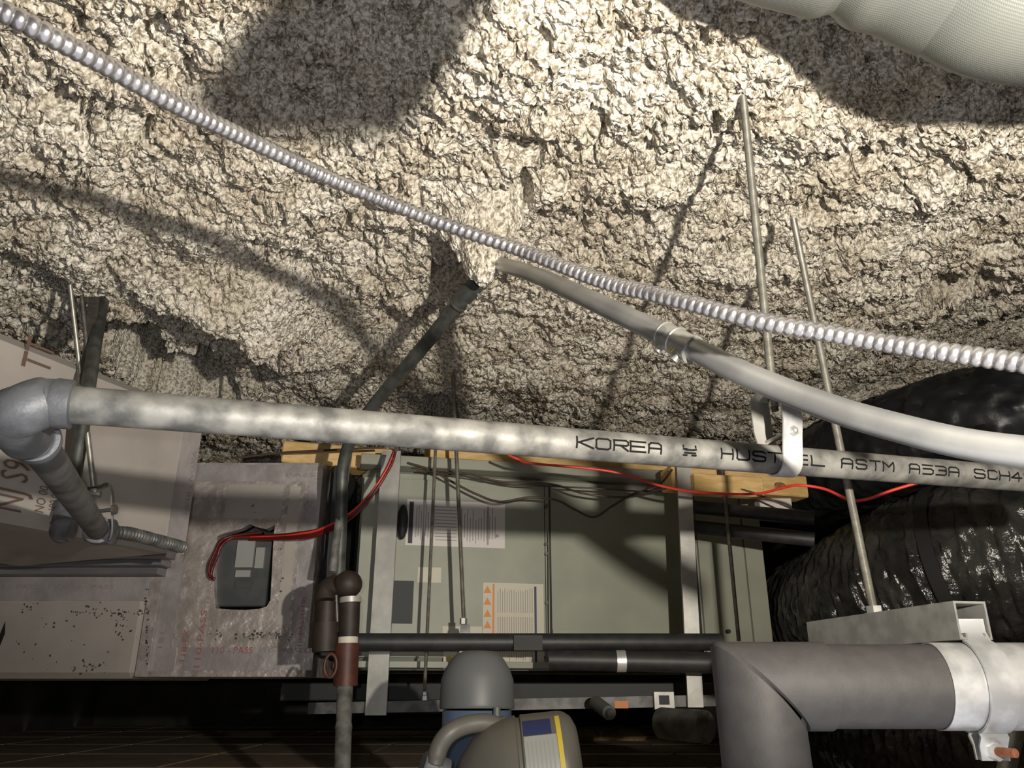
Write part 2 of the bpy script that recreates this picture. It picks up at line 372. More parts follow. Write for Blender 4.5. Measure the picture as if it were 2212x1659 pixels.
# stroke lettering wrapped on the cylinder
G = {
 'K': [[(0,0),(0,1)],[(1,1),(.12,.5),(1,0)]], 'O': [[(.15,0),(0,.15),(0,.85),(.15,1),(.85,1),(1,.85),(1,.15),(.85,0),(.15,0)]],
 'R': [[(0,0),(0,1),(.85,1),(1,.85),(1,.6),(.85,.48),(0,.48)],[(.45,.48),(1,0)]], 'E': [[(1,0),(0,0),(0,1),(1,1)],[(0,.5),(.9,.5)]],
 'A': [[(0,0),(0,.8),(.2,1),(.8,1),(1,.8),(1,0)],[(0,.45),(1,.45)]], 'H': [[(0,0),(0,1)],[(1,0),(1,1)],[(0,.5),(1,.5)]],
 'U': [[(0,1),(0,.15),(.15,0),(.85,0),(1,.15),(1,1)]], 'S': [[(1,.85),(.85,1),(.15,1),(0,.85),(0,.62),(.15,.52),(.85,.48),(1,.38),(1,.15),(.85,0),(.15,0),(0,.15)]],
 'T': [[(0,1),(1,1)],[(.5,1),(.5,0)]], 'L': [[(0,1),(0,0),(1,0)]], 'M': [[(0,0),(0,1),(.5,.45),(1,1),(1,0)]],
 '5': [[(1,1),(0,1),(0,.58),(.8,.58),(1,.42),(1,.15),(.85,0),(0,0)]], '3': [[(0,1),(.85,1),(1,.85),(1,.62),(.85,.52),(.25,.52)],[(.85,.52),(1,.4),(1,.15),(.85,0),(0,0)]],
 'C': [[(1,.85),(.85,1),(.15,1),(0,.85),(0,.15),(.15,0),(.85,0),(1,.15)]], '4': [[(.75,0),(.75,1),(0,.35),(1,.35)]],
 '0': [[(.15,0),(0,.15),(0,.85),(.15,1),(.85,1),(1,.85),(1,.15),(.85,0),(.15,0)]],
 '#': [[(0,1),(0,.66),(.2,.58),(.8,.58),(1,.66),(1,1)],[(0,.66),(.25,.66)],[(0,.05),(.25,.05)],[(.7,.05),(1,.05)],[(.1,.28),(.95,.28)]],
}
def pipe_at(px):     # parameter on the pipe whose image column is px (perspective-correct)
    lo, hi = 0.0, 1.0
    for _ in range(40):
        mid = (lo+hi)/2; p = A0.lerp(B0, mid); d = p.y*CP + p.z*SP
        if 1106 + FPX*p.x/d < px: lo = mid
        else: hi = mid
    return A0.lerp(B0, lo)
def cyl_strokes(mb, x0, x1, ch, zc, hgt, lw):
    a = pipe_at(x0); b_ = pipe_at(x1); mid = (a+b_)/2
    view = -mid; view = (view - ax*view.dot(ax)).normalized(); up = ax.cross(view).normalized()
    if up.z < 0: up = -up
    R = PR + .00025
    def pt(u, v):
        th = (zc + (v-.5)*hgt)/PR; return a.lerp(b_, u) + view*R*math.cos(th) + up*R*math.sin(th)
    L = (b_-a).length
    for st in G[ch]:
        for (u0, v0), (u1, v1) in zip(st, st[1:]):
            d = Vector(((u1-u0)*L, (v1-v0)*hgt)); n = d.length
            if n < 1e-6: continue
            d /= n; nx, ny = -d.y*lw/2, d.x*lw/2; ex, ey = d.x*lw/2, d.y*lw/2; k = max(1, int(n/.0025)); vs = []
            for i in range(k+1):
                q = i/k; uu = (u0+(u1-u0)*q)*L; vv = (v0+(v1-v0)*q)*hgt
                if i == 0: uu -= ex; vv -= ey
                if i == k: uu += ex; vv += ey
                vs.append(pt((uu+nx)/L, (vv+ny)/hgt)); vs.append(pt((uu-nx)/L, (vv-ny)/hgt))
            mb.add(vs, [(2*i, 2*i+1, 2*i+3, 2*i+2) for i in range(k)])
RUNS = {}
for ch, x0, x1 in [('K',1233,1268),('O',1274,1304),('R',1312,1342),('E',1347,1379),('A',1386,1412),('#',1460,1486),
                   ('H',1541,1565),('U',1574,1600),('S',1608,1634),('T',1641,1668),('E',1676,1708),('E',1713,1724),('L',1733,1760),
                   ('A',1797,1820),('S',1828,1850),('T',1859,1880),('M',1886,1908),('A',1942,1963),('5',1971,1992),('3',1999,2020),('A',2026,2047),
                   ('S',2081,2103),('C',2110,2129),('H',2135,2156),('4',2160,2181),('0',2188,2204)]:
    wk = 0 if x0 < 1430 else 1 if x0 < 1500 else 2 if x0 < 1780 else 3 if x0 < 1920 else 4 if x0 < 2060 else 5
    cyl_strokes(RUNS.setdefault(wk, MB()), x0, x1, ch, .0025, .0118, .0023)
for b in RUNS.values(): b.build('stamped_lettering', M['pipeink'], pipe, smooth=False)
# elbow at the left end
def elbow_fitting(): pass
e0 = A0; c_e = Q(42, 886, .74)
down0 = Q(72, 945, .80); down1 = Q(212, 1146, 1.40)
d2 = (down1-down0).normalized()
t = thing('pipe_elbow', 'large grey cast elbow at the left end of the stamped pipe', 'pipe fitting', c_e)
pth = smooth_path([A0 + ax*.004, A0 - ax*.012, c_e + V(.004, 0, 0), c_e + V(-.010,.008,-.004), down0 - d2*.004 + V(-.006,0,0), down0 + d2*.012], 8)
MB().tube(pth, [.0225]*8 + [.0245]*(len(pth)-16) + [.0225]*8, 36).build('body', M['fitting'], t)
MB().lathe(A0 + ax*.012, -ax, [(0,.021),(.001,.0235),(.014,.0242),(.018,.0230),(.0185,.0205)], 40).build('rim', M['fitting'], t)
MB().lathe(down0 + d2*.020, -d2, [(0,.021),(.002,.0240),(.012,.0245),(.016,.0235),(.0165,.0205)], 40).build('rim', M['fitting'], t)
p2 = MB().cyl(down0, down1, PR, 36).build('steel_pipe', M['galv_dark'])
tag(p2, 'dark steel pipe running back and down from the left elbow', 'pipe')
# tee and small elbow at the back end
tee_c = down1 + d2*.008
t = thing('pipe_tee', 'dark cast tee under the clevis hanger on the left', 'pipe fitting', tee_c)
MB().lathe(tee_c - d2*.020, d2, [(0,.0195),(.001,.0235),(.014,.024),(.03,.023),(.045,.019)], 32).build('body', M['fitting'], t)
side = (Q(122,1160,1.42) - Q(225,1165,1.42)).normalized()
MB().lathe(tee_c - side*.026, side, [(0,.018),(.001,.022),(.012,.022),(.014,.019),(.045,.019)], 28).build('outlet', M['fitting'], t)
t = thing('pipe_elbow', 'small dark elbow turning up beside the tee', 'pipe fitting', Q(140,1140,1.42))
MB().tube(smooth_path([tee_c + side*.046, tee_c + side*.066, Q(135,1150,1.42), Q(138,1115,1.44), Q(150,1085,1.46)], 7), .0185, 24).build('body', M['fitting'], t)
MB().lathe(Q(148,1092,1.457), (Q(150,1085,1.46)-Q(144,1105,1.45)), [(-.01,.018),(-.009,.0225),(.004,.0225),(.005,.018)], 24).build('rim', M['fitting'], t)
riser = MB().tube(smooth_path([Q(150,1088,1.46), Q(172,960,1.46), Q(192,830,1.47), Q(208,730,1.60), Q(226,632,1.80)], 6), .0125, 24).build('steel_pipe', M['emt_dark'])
tag(riser, 'dull riser pipe climbing from the small elbow into the dark ceiling gap', 'pipe')
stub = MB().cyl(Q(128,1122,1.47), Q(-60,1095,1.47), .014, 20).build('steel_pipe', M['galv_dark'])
tag(stub, 'short dark pipe stub running off the left edge below the stencilled duct', 'pipe')
hose = smooth_path([Q(228,1150,1.46), Q(275,1152,1.50), Q(330,1165,1.56), Q(395,1182,1.64)], 30)
hp, hl = resample(hose, .0025)
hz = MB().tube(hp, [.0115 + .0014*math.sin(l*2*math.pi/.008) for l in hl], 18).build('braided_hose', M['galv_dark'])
tag(hz, 'ribbed grey hose leaving the tee towards the foil duct', 'hose')
# clevis hanger
t = thing('clevis_hanger', 'thin clevis hanger with nut above the dark tee', 'pipe hanger', Q(222,1065,1.38))
cl = smooth_path([Q(190,1056,1.39), Q(214,1052,1.39), Q(233,1046,1.39), Q(240,1062,1.39), Q(242,1100,1.39), Q(243,1150,1.39), Q(236,1168,1.39)], 7)
MB().ribbon(cl, d2, .018, .0025).build('yoke', M['galv_dark'], t)
b = MB(); b.cyl(Q(215,1104,1.37), Q(249,1100,1.37), .0035, 12); hexnut(b, Q(247,1101,1.37), V(1,0,0), .009, .006); b.build('cross_bolt', M['rod_dark'], t)
b = MB(); hexnut(b, Q(205,1064,1.38), V(0,0,1), .009, .010); b.ball(Q(205,1060,1.37), .0045, seg=12); b.build('nut', M['steel'], t)
zt = Q(149,598,1.70)
rod(Q(203,1058,1.39), zt, .0050, 'threaded rod left of the dark ceiling gap, ending at the clevis hanger')
rod(Q(176,640,1.70), Q(196,830,1.50), .0045, 'thin crossing rod behind the elbow, beside the dark riser pipe', m='rod_dark')
sr = MB(); a_, b_ = Q(203,642,1.70), Q(184,830,1.50)
sr.prism([(-.010,-.003),(.010,-.003),(.010,.003),(-.010,.003)], a_, b_, V(1,0,0), V(0,1,0))
tag(sr.build('hanger_strap', M['rod_dark'], smooth=False), 'flat dark strap crossing beside the riser pipe at the ceiling gap', 'strap', None)
# ---------------------------------------------------------------- pipe hanger (trapeze clamp) on the main pipe
hp0 = pipe_at(1690); view = (-hp0 - ax*(-hp0).dot(ax)).normalized()
hup = V(0,0,1); hup = (hup - ax*hup.dot(ax)).normalized(); hside = ax.cross(hup).normalized()
t = thing('pipe_hanger', 'galvanised split strap hanger gripping the stamped pipe', 'pipe hanger', hp0)
W = .029; top = .088
def loop(pr, side_s):   # half strap from top plate down around the pipe
    pts = []
    for k in range(0, 13):
        a = math.pi*k/12/1.0; pts.append(hp0 - hup*0 + hside*side_s*pr*math.cos(a)*0)
    return pts
arc = [hp0 + hside*(PR+.0022)*math.cos(a) - hup*(PR+.0022)*math.sin(a) for a in [math.pi*k/20 for k in range(21)]]
fr = 1 if (hside.dot(-hp0) > 0) else -1
left_leg = [arc[0] + hup*x + hside*q for x, q in ((top,.010), (top*.5,.010), (top*.28,.005))]
right_leg = [arc[-1] + hup*x - hside*q for x, q in ((top*.28,.005), (top*.5,.010), (top,.010))]
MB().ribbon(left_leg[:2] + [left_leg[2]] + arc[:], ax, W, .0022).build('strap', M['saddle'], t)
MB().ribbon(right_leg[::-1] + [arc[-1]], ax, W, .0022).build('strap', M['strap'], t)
MB().ribbon([left_leg[0], left_leg[0]-hside*.004+hup*.003, (left_leg[0]+right_leg[-1])/2+hup*.004, right_leg[-1]+hside*.004+hup*.003, right_leg[-1]], ax, W, .0022).build('top_plate', M['strap'], t)
near = left_leg if (left_leg[0].length < right_leg[-1].length) else right_leg[::-1]
nd = (near[0] - (left_leg[0]+right_leg[-1])/2).normalized()
bp_ = hp0 + hup*(PR+.012)
b = MB(); b.cyl(bp_ - hside*.027, bp_ + hside*.027, .0032, 14)
b.cyl(bp_, bp_ + nd*.033, .0032, 12); hexnut(b, bp_ + nd*.0285, nd, .0068, .005); b.ball(bp_ + nd*.032, .004, seg=12); b.build('cross_bolt', M['steel'], t)
tp = (left_leg[0]+right_leg[-1])/2 + hup*.004
b = MB(); hexnut(b, tp - hup*.008, hup, .0085, .007); b.cyl(tp-hup*.004, tp-hup*.026, .0046, 14); b.build('rod_nut', M['emt_dark'], t)
rt = Q(1604, 198, 1.18); rt.z = rt.z
rod(tp - V(0,0,.02), rt, .0058, 'tall threaded rod rising from the strap hanger on the stamped pipe, nearest of the rods')
# ---------------------------------------------------------------- emt conduit with set-screw coupling
def emt_d(px): return .86/(.00056*(px-1242)+.82) + .28*max(0, (1330-px)/258)**1.6
epts = [(1072,568),(1150,592),(1242,632),(1400,707),(1475,742),(1544,777),(1620,813),(1700,846),(1775,874),(1856,901),(2018,944),(2130,966),(2260,982)]
EP = smooth_path([Q(x, y, emt_d(x)) for x, y in epts], 8)
ER = .0132
t = thing('metal_conduit', 'bent grey metal conduit sweeping down from the ceiling to the right edge', 'conduit', EP[len(EP)//2])
MB().tube(EP, ER, 40).build('tube', M['emt'], t)
ca = Q(1432,722,emt_d(1432)); cb = Q(1497,756,emt_d(1497)); cdv = (cb-ca).normalized()
b = MB(); b.lathe(ca, cdv, [(0,ER),(.0005,ER+.003),(.0025,ER+.0034),(.003,ER+.0022),(.018,ER+.0022),(.019,ER+.0032),(.021,ER+.0032),(.022,ER+.0022),((cb-ca).length-.003,ER+.0022),((cb-ca).length-.002,ER+.0036),((cb-ca).length,ER+.0034),((cb-ca).length+.0005,ER)], 40)
cpl = b.build('coupling', M['steel'], t)
dn = V(-.10,-.25,-1); dn = (dn - cdv*dn.dot(cdv)).normalized()
for f in (.22, .78):
    c = ca.lerp(cb, f); b = MB(); b.cyl(c + dn*ER, c + dn*(ER+.007), .0036, 14); b.cyl(c+dn*(ER+.0065), c+dn*(ER+.0095), .0048, 16)
    b.build('set_screw', M['steel'], cpl)
b = MB(); s1 = .55
for k in (.46, .54): b.tube([ca.lerp(cb, k) + (-ca.normalized())*(ER+.0024)*math.cos(a) + dn.cross(ca.normalized()).cross(ca.normalized())*0 + dn*(ER+.0024)*math.sin(a) for a in [j*.2 for j in range(-3, 7)]], .0005, 6)
b.build('wire_mark', M['yellow'], cpl)
# second conduit (dark, going back and down), with coupling, then vertical
DPt = [Q(1052,592,1.50), Q(1012,632,1.53), Q(905,760,1.66), Q(815,866,1.79), Q(765,935,1.87), Q(741,1010,1.90), Q(737,1120,1.88), Q(731,1262,1.86)]
t = thing('metal_conduit', 'dark diagonal conduit dropping from the ceiling behind the stamped pipe', 'conduit', DPt[3])
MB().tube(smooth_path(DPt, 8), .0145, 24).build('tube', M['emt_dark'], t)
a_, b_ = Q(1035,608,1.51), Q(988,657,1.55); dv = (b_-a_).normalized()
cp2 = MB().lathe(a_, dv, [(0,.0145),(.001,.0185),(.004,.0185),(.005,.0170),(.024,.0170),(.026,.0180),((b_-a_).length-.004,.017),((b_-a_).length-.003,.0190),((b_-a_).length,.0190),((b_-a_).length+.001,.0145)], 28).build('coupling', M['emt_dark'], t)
for f in (.25, .72):
    c = a_.lerp(b_, f); q = (V(.6,0,-.8) - dv*V(.6,0,-.8).dot(dv)).normalized(); b = MB(); b.cyl(c+q*.015, c+q*.023, .003, 12); b.cyl(c+q*.0225, c+q*.0255, .0046, 12); b.build('set_screw', M['steel'], cp2)
# curled strap end at ceiling
b = MB(); b.ribbon(smooth_path([Q(1030,585,1.47), Q(1046,592,1.46), Q(1060,604,1.46), Q(1052,618,1.47), Q(1040,612,1.48)], 6), V(0,1,.3), .012, .001)
tag(b.build('metal_clip', M['steel']), 'small curled metal clip at the upper end of the dark conduit', 'clip')
# ---------------------------------------------------------------- flexible armoured conduit
fpts = [(-60,-8,.70),(0,22,.715),(108,78,.745),(240,148,.80),(362,217,.86),(470,270,.93),(579,322,1.00),(690,375,1.06),(800,421,1.10),(917,468,1.13),(1030,508,1.13),(1134,543,1.12),(1300,607,1.05),(1420,637,.99),(1517,662,.95),(1600,684,.92),(1680,701,.905),(1790,720,.89),(1900,739,.865),(2050,762,.82),(2212,785,.775),(2330,806,.74)]
FP, FL = resample(smooth_path([Q(x, y, d*.81) for x, y, d in fpts], 12), .00095)
FRr = [.0076 + .0011*(abs(math.sin(l*math.pi/.0086))**.55*2-1) for l in FL]
tag(MB().tube(FP, FRr, 20).build('flexible_conduit', M['flexmetal']), 'ribbed shiny flexible metal conduit hanging diagonally across the whole ceiling', 'conduit')
# ---------------------------------------------------------------- right trapeze strut, clamp, insulated pipe
sn = V(.512,.92,.072); sf = V(.452,1.22,.072)
sdir = (sf-sn).normalized(); sxd = sdir.cross(V(0,0,1)).normalized()
o_, i_ = .0206, .0180
poly = [(-o_,-o_),(-o_,o_),(o_,o_),(o_,-o_),(o_*.5,-o_),(o_*.5,-o_*.65),(o_*.62,-o_*.65),(o_*.62,-i_),(i_,-i_),(i_,i_),(-i_,i_),(-i_,-i_),(-o_*.62,-i_),(-o_*.62,-o_*.65),(-o_*.5,-o_*.65),(-o_*.5,-o_)]
t = thing('strut_channel', 'grey steel strut channel above the insulated pipe, open end to the right', 'strut', (sn+sf)/2)
MB().prism(poly, sn, sf, sxd, V(0,0,1)).build('channel', M['steel'], t, smooth=False)
rb = sn.lerp(sf, .56) + V(0,0,o_)
rtop = Q(1714, 474, 1.42)
rod(rb - V(0,0,.02), rtop, .0058, 'bright leaning threaded rod standing on the strut channel at right')
b = MB(); hexnut(b, rb + V(0,0,.006), V(0,0,1), .0105, .009); b.lathe(rb, V(0,0,1), [(0,.013),(.0015,.013)], 24); b.build('nut', M['steel'], t)
IR = .0435
ic = sn - V(0,0,o_) - V(0,0,IR+.004) + V(0,.015,0)      # centre of insulated pipe at clamp
idir = V(1, .0, .0).normalized()
t = thing('insulated_pipe', 'thick dark foam insulated pipe with mitred elbow at lower right', 'pipe', ic)
corner = ic - idir*.243
ldir = V(.30,-.42,-.86).normalized(); ldir = V(.0,-.06,-1).normalized()
hz_p = [ic + idir*.55, corner]
MB().tube([ic + idir*.55, ic + idir*.2, ic, corner + idir*.06, corner + idir*.035], [IR]*5, 56, cap=False).build('horizontal_sleeve', M['foam'], t)
# mitred elbow: two cut cylinders meeting in a plane, rounded a little at the outside
def mitre(mb, c, d1, d2_, r, l1, l2, seg=56):
    n = (d1 - d2_).normalized()              # mitre plane normal: points on the plane satisfy (p-c).n = 0
    for d, L in ((d1, l1), (d2_, l2)):
        up = d1.cross(d2_).normalized(); sd = d.cross(up).normalized(); vs = []; fs = []
        for k in range(seg):
            a = 2*math.pi*k/seg; q = up*math.cos(a)*r + sd*math.sin(a)*r
            tt = -(q.dot(n))/d.dot(n); base = c + q + d*tt
            nb = c + q*.985 + d*(tt) ; vs += [c + (q*.94 + d*tt), base + d*.0035, c + q + d*L]
        for k in range(seg):
            k2 = (k+1) % seg
            fs += [(k*3, k2*3, k2*3+1, k*3+1), (k*3+1, k2*3+1, k2*3+2, k*3+2)]
        mb.add(vs, fs)
b = MB(); mitre(b, corner, idir, ldir, IR+.0025, .075, .10); b.build('mitred_elbow', M['foam'], t)
b = MB(); b.tube([corner + ldir*.085, corner + ldir*.46], IR+.0055, 56); b.build('drop_sleeve', M['foam'], t)
# saddle and clamp
s0 = ic - idir*.050; s1_ = ic + idir*.056
sd = MB()
def shell(mb, a, b_, r, th, seg=64, bow=0):
    d = (b_-a).normalized(); u = V(0,0,1); u = (u-d*u.dot(d)).normalized(); w_ = d.cross(u); vs = []; fs = []
    for p in (a, b_):
        for rr in (r, r+th):
            for k in range(seg):
                an = 2*math.pi*k/seg; vs.append(p + (u*math.cos(an)+w_*math.sin(an))*rr)
    for k in range(seg):
        k2 = (k+1) % seg
        fs += [(seg+k, seg+k2, 3*seg+k2, 3*seg+k), (k, k2, seg+k2, seg+k), (2*seg+k, 3*seg+k, 3*seg+k2, 2*seg+k2), (k, 2*seg+k, 2*seg+k2, k2)]
    mb.add(vs, fs); return mb
saddle = thing('pipe_saddle', 'bright galvanised saddle wrapped around the insulated pipe', 'pipe saddle', ic)
shell(MB(), s0, s1_, IR+.0006, .0012).build('sheet', M['saddle'], saddle)
clamp = thing('pipe_clamp', 'two-piece strut clamp holding the saddle under the channel', 'clamp', ic)
RC = IR+.0045; u_ = V(0,0,1); w_ = idir.cross(u_).normalized()
frnt = w_ if w_.y < 0 else -w_
arcf = [ic + frnt*RC*math.sin(a) + u_*RC*math.cos(a) for a in [math.pi*k/30 for k in range(3, 29)]]
arcb = [ic - frnt*RC*math.sin(a) + u_*RC*math.cos(a) for a in [math.pi*k/30 for k in range(3, 29)]]
earf = [arcf[-1] + V(0,0,-.004) + frnt*.002, ic + frnt*.006 + V(0,0,-(RC+.012)), ic + frnt*.005 + V(0,0,-(RC+.026))]
earb = [arcb[-1] + V(0,0,-.004) - frnt*.002, ic - frnt*.006 + V(0,0,-(RC+.012)), ic - frnt*.005 + V(0,0,-(RC+.026))]
topf = [ic + frnt*.008 + V(0,0,RC+.022), ic + frnt*.008 + V(0,0,RC+.008)]
topb = [ic - frnt*.008 + V(0,0,RC+.022), ic - frnt*.008 + V(0,0,RC+.008)]
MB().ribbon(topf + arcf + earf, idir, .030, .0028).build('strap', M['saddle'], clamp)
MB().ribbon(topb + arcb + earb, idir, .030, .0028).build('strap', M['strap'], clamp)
eb = ic + V(0,0,-(RC+.017))
b = MB(); hexnut(b, eb + frnt*.010, frnt, .0095, .007); b.cyl(eb - frnt*.014, eb + frnt*.008, .004, 12); b.build('nut', M['saddle'], clamp)
b = MB(); b.cyl(eb + frnt*.013, eb + frnt*.034 + idir*.006, .0046, 16); b.build('rusty_bolt', M['rust'], clamp)
clamp.children[-1]['label'] = 'rust-brown bolt end'
# lower right grey pipe
lp = MB().cyl(Q(2205,1530,1.32), Q(2160,1720,1.25), .0135, 24).build('steel_pipe', M['steel'])
tag(lp, 'short bright steel pipe below the saddle at the lower right corner', 'pipe')
# ---------------------------------------------------------------- shiny flexible ducts
def flex_duct(path, rad, m, pitch=.030, amp=.006, cr=.006, seed=0, seg=120, name='flexible_duct', step=.0036):
    pts, ls = resample(smooth_path(path, 10), step); N = len(pts)
    r = np.random.default_rng(seed); g = r.random((64, 64))
    mb = MB(); T = [(pts[min(i+1, N-1)]-pts[max(i-1, 0)]).normalized() for i in range(N)]
    A = (V(0,0,1)-T[0]*T[0].z).normalized(); vs = []; fs = []
    def nz(u, v):
        ui, vi = int(math.floor(u)), int(math.floor(v)); fu, fv = u-ui, v-vi; fu = fu*fu*(3-2*fu); fv = fv*fv*(3-2*fv)
        return (g[ui % 64, vi % 64]*(1-fu)+g[(ui+1) % 64, vi % 64]*fu)*(1-fv) + (g[ui % 64, (vi+1) % 64]*(1-fu)+g[(ui+1) % 64, (vi+1) % 64]*fu)*fv
    for i in range(N):
        A = (A-T[i]*A.dot(T[i])).normalized(); B = T[i].cross(A)
        for k in range(seg):
            a = 2*math.pi*k/seg; ph = ls[i]/pitch + k/seg
            f = ph % 1.0; rib = (1-abs(2*f-1)**2.0)     # film bellies between wires
            kk = k*40/seg
            cr_ = nz(ph*3.1 + 7*math.floor(ph), kk % 40) - .5; cr2 = nz(ls[i]*90, (kk*2) % 80) - .5
            rr = rad + amp*(rib*-1.0) + cr*cr_*(.4+rib) + cr*.5*cr2
            vs.append(pts[i] + (A*math.cos(a)+B*math.sin(a))*rr)
    for i in range(N-1):
        for k in range(seg):
            k2 = (k+1) % seg; fs.append((i*seg+k, i*seg+k2, (i+1)*seg+k2, (i+1)*seg+k))
    return mb.add(vs, fs), pts
d1p = [V(.98,2.62,.20), V(.97,2.36,.20), V(1.00,2.14,.235), V(1.12,1.93,.275), V(1.36,1.80,.29), V(1.80,1.72,.29)]
mbx, d1pts = flex_duct(d1p, .205, None, pitch=.036, amp=.0045, cr=.013, seed=3)
t = thing('flexible_duct', 'large shiny black metallised flexible duct bending off the air handler', 'duct', d1p[2])
mbx.build('jacket', M['mylar'], t)
ii_ = min(range(len(d1pts)), key=lambda i: (d1pts[i]-V(1.10,1.95,.27)).length)
b = MB(); c0 = d1pts[ii_]; tt = (d1pts[ii_+2]-d1pts[ii_-2]).normalized()
shell(b, c0-tt*.016, c0+tt*.016, .2085, .0025, 72); b.build('band', M['band'], t)
d2p = [V(.90,2.45,-.12), V(.98,2.10,-.12), V(1.14,1.80,-.10), V(1.42,1.62,-.09), V(1.9,1.55,-.09)]
mbx, _ = flex_duct(d2p, .11, None, pitch=.034, amp=.007, cr=.009, seed=8, seg=100)
t = thing('flexible_duct', 'second shiny flexible duct low behind the bright saddle', 'duct', d2p[2]); mbx.build('jacket', M['mylar'], t)
# black wrapped duct upper right
bp1 = [V(1.00,2.75,.655), V(1.05,2.35,.655), V(1.22,2.0,.655), V(1.55,1.75,.655), V(2.1,1.6,.65)]
mbx, _ = flex_duct(bp1, .15, None, pitch=.09, amp=.006, cr=.014, seed=5, seg=90, step=.008)
t = thing('wrapped_duct', 'black plastic wrapped duct in the dark corner above the stamped pipe', 'duct', bp1[2]); mbx.build('jacket', M['blackwrap'], t)
# ---------------------------------------------------------------- pale scrim-faced duct top right
def upq(px, py, d, r): return Q(px, py, d) + V(0, -SP, CP)*r
WR = .10
wpts = [upq(1330,-195,.84,WR), upq(1480,-113,.83,WR), upq(1625,-44,.82,WR), upq(1760,8,.815,WR), upq(1872,38,.81,WR), upq(1980,64,.805,WR), upq(2110,114,.80,WR), upq(2230,162,.79,WR), upq(2230,162,.79,WR)+V(.17,.0,.0), upq(2230,162,.79,WR)+V(.42,.0,.04)]
pts, ls = resample(smooth_path(wpts, 10), .006)
k0 = min(range(len(pts)), key=lambda i: (pts[i]-wpts[4]).length)
rs = [WR*(1 - .10*math.exp(-((l-ls[k0])/.012)**2)) + .002*math.sin(min(abs(l-ls[k0])*20, 1.57)) + .0012*math.sin(l*70) for l in ls]
wd = thing('insulated_duct', 'pale reinforced foil wrapped duct in the top right corner', 'duct', wpts[4])
MB().tube(pts, rs, 90).build('jacket', M['scrim'], wd)
tt = (pts[k0+1]-pts[k0-1]).normalized()
b = MB(); shell(b, pts[k0]-tt*.0025, pts[k0]+tt*.0025, WR*.872, .003, 60); b.build('tie_strap', M['cap'], wd)
# ridge seam along the jacket
n0 = V(0,-.55,-.83)
b = MB(); b.tube([pts[i] + (n0-tt*n0.dot(tt)).normalized()*rs[i]*1.0 for i in range(k0+2, len(pts)-4)], .0016, 8); b.build('seam', M['scrim'], wd)
n1 = V(0,-.98,.15)
b = MB(); b.tube([pts[i] + (n1-tt*n1.dot(tt)).normalized()*rs[i]*1.0 for i in range(k0+2, len(pts)-4)], .0035, 8); b.build('dark_seam', M['band'], wd)
# added box and rod above the view, put there to shade the fireproofing
shade_box = thing('metal_box', 'galvanised box added out of view above to shade the ceiling', 'shade blocker', (.165,.305,.348))
MB().box((.165,.310,.410), (.092,.022,.124)).build('box', M['strap'], shade_box, smooth=False)
MB().box((.165,.297,.410), (.096,.004,.128)).build('cover', M['strap'], shade_box, smooth=False)
for dx in (-.036,.036): MB().cyl((.165+dx,.296,.45), (.165+dx,.2925,.45), .004, 10).build('screw', M['steel'], shade_box)
MB().cyl((.165,.310,.471), (.165,.310,ceil_z(.165,.310)+.02), .005, 12).build('rod', M['rod'], shade_box)
# ---------------------------------------------------------------- air handler
def Xa(px, py, D): return P(px, py, D)
AY = 2.25
def ax_(px, py=1200): return P(px, py, AY).x
def az_(px, py): return P(px, py, AY).z
ahu = thing('air_handler', 'grey green sheet metal air handler hung above the ceiling tiles', 'air handler', (.1, AY, az_(1190,1445)))
ahu.rotation_euler = (0, 0, math.radians(12))
zb, zt_ = az_(1190,1448), az_(1190,1012)
xl, xr, xm, xr2 = ax_(780), ax_(1700), ax_(1190), ax_(1530)
MB().box(((xl+xr)/2, AY+.32, (zb+zt_)/2), (xr-xl, .60, zt_-zb)).build('cabinet', M['ahu'], ahu, smooth=False)
def panel(x0, x1, z0, z1, y=AY, th=.012, name='access_panel', m='ahu', par=None):
    return MB().box(((x0+x1)/2, y+.02-th/2, (z0+z1)/2), (x1-x0, th, z1-z0)).build(name, M[m], par or ahu, smooth=False)
g = .003
panel(xl+.004, xm-g-.012, zb+.03, zt_-.05)
pr2 = panel(xm+g, xr2-.04, zb+.03, zt_-.05)
panel(xm-.0125, xm-g+.001, zb+.03, zt_-.05, th=.010, name='mullion')
panel(xr2+.01, ax_(1650)-.004, zb+.03, zt_-.03); panel(ax_(1650)+.004, xr-.004, zb+.03, zt_-.03, name='end_panel')
panel(xr2-.035, xr2+.004, zb+.02, zt_-.03, th=.006, name='dark_post', m='ahu_dark')
MB().box(((xl+xr2)/2-.02, AY-.012, zt_-.012), (xr2-xl-.02, .06, .030)).build('top_flange', M['ahu'], ahu, smooth=False)
MB().box(((xl+xr2)/2, AY-.003, zb+.012), (xr2-xl, .03, .016)).build('bottom_flange', M['ahu'], ahu, smooth=False)
for px, py in ((1180,1093),(1179,1175),(1180,1196),(1181,1302),(1179,1420)):
    c = P(px, py, AY-.001); MB().cyl(c+V(0,.012,0), c-V(0,.004,0), .0045, 12).build('screw', M['rod_dark'], ahu)
c = P(1605,1358,AY-.001); MB().cyl(c+V(0,.012,0), c-V(0,.003,0), .006, 14).build('screw', M['ahu_dark'], ahu)
hd = MB(); zz = az_(1220,1362); x0, x1 = ax_(1192), ax_(1256)
hd.box(((x0+x1)/2, AY+.004, zz-.012), (x1-x0, .006, .030)); hd.build('handle_plate', M['ahu'], ahu, smooth=False)
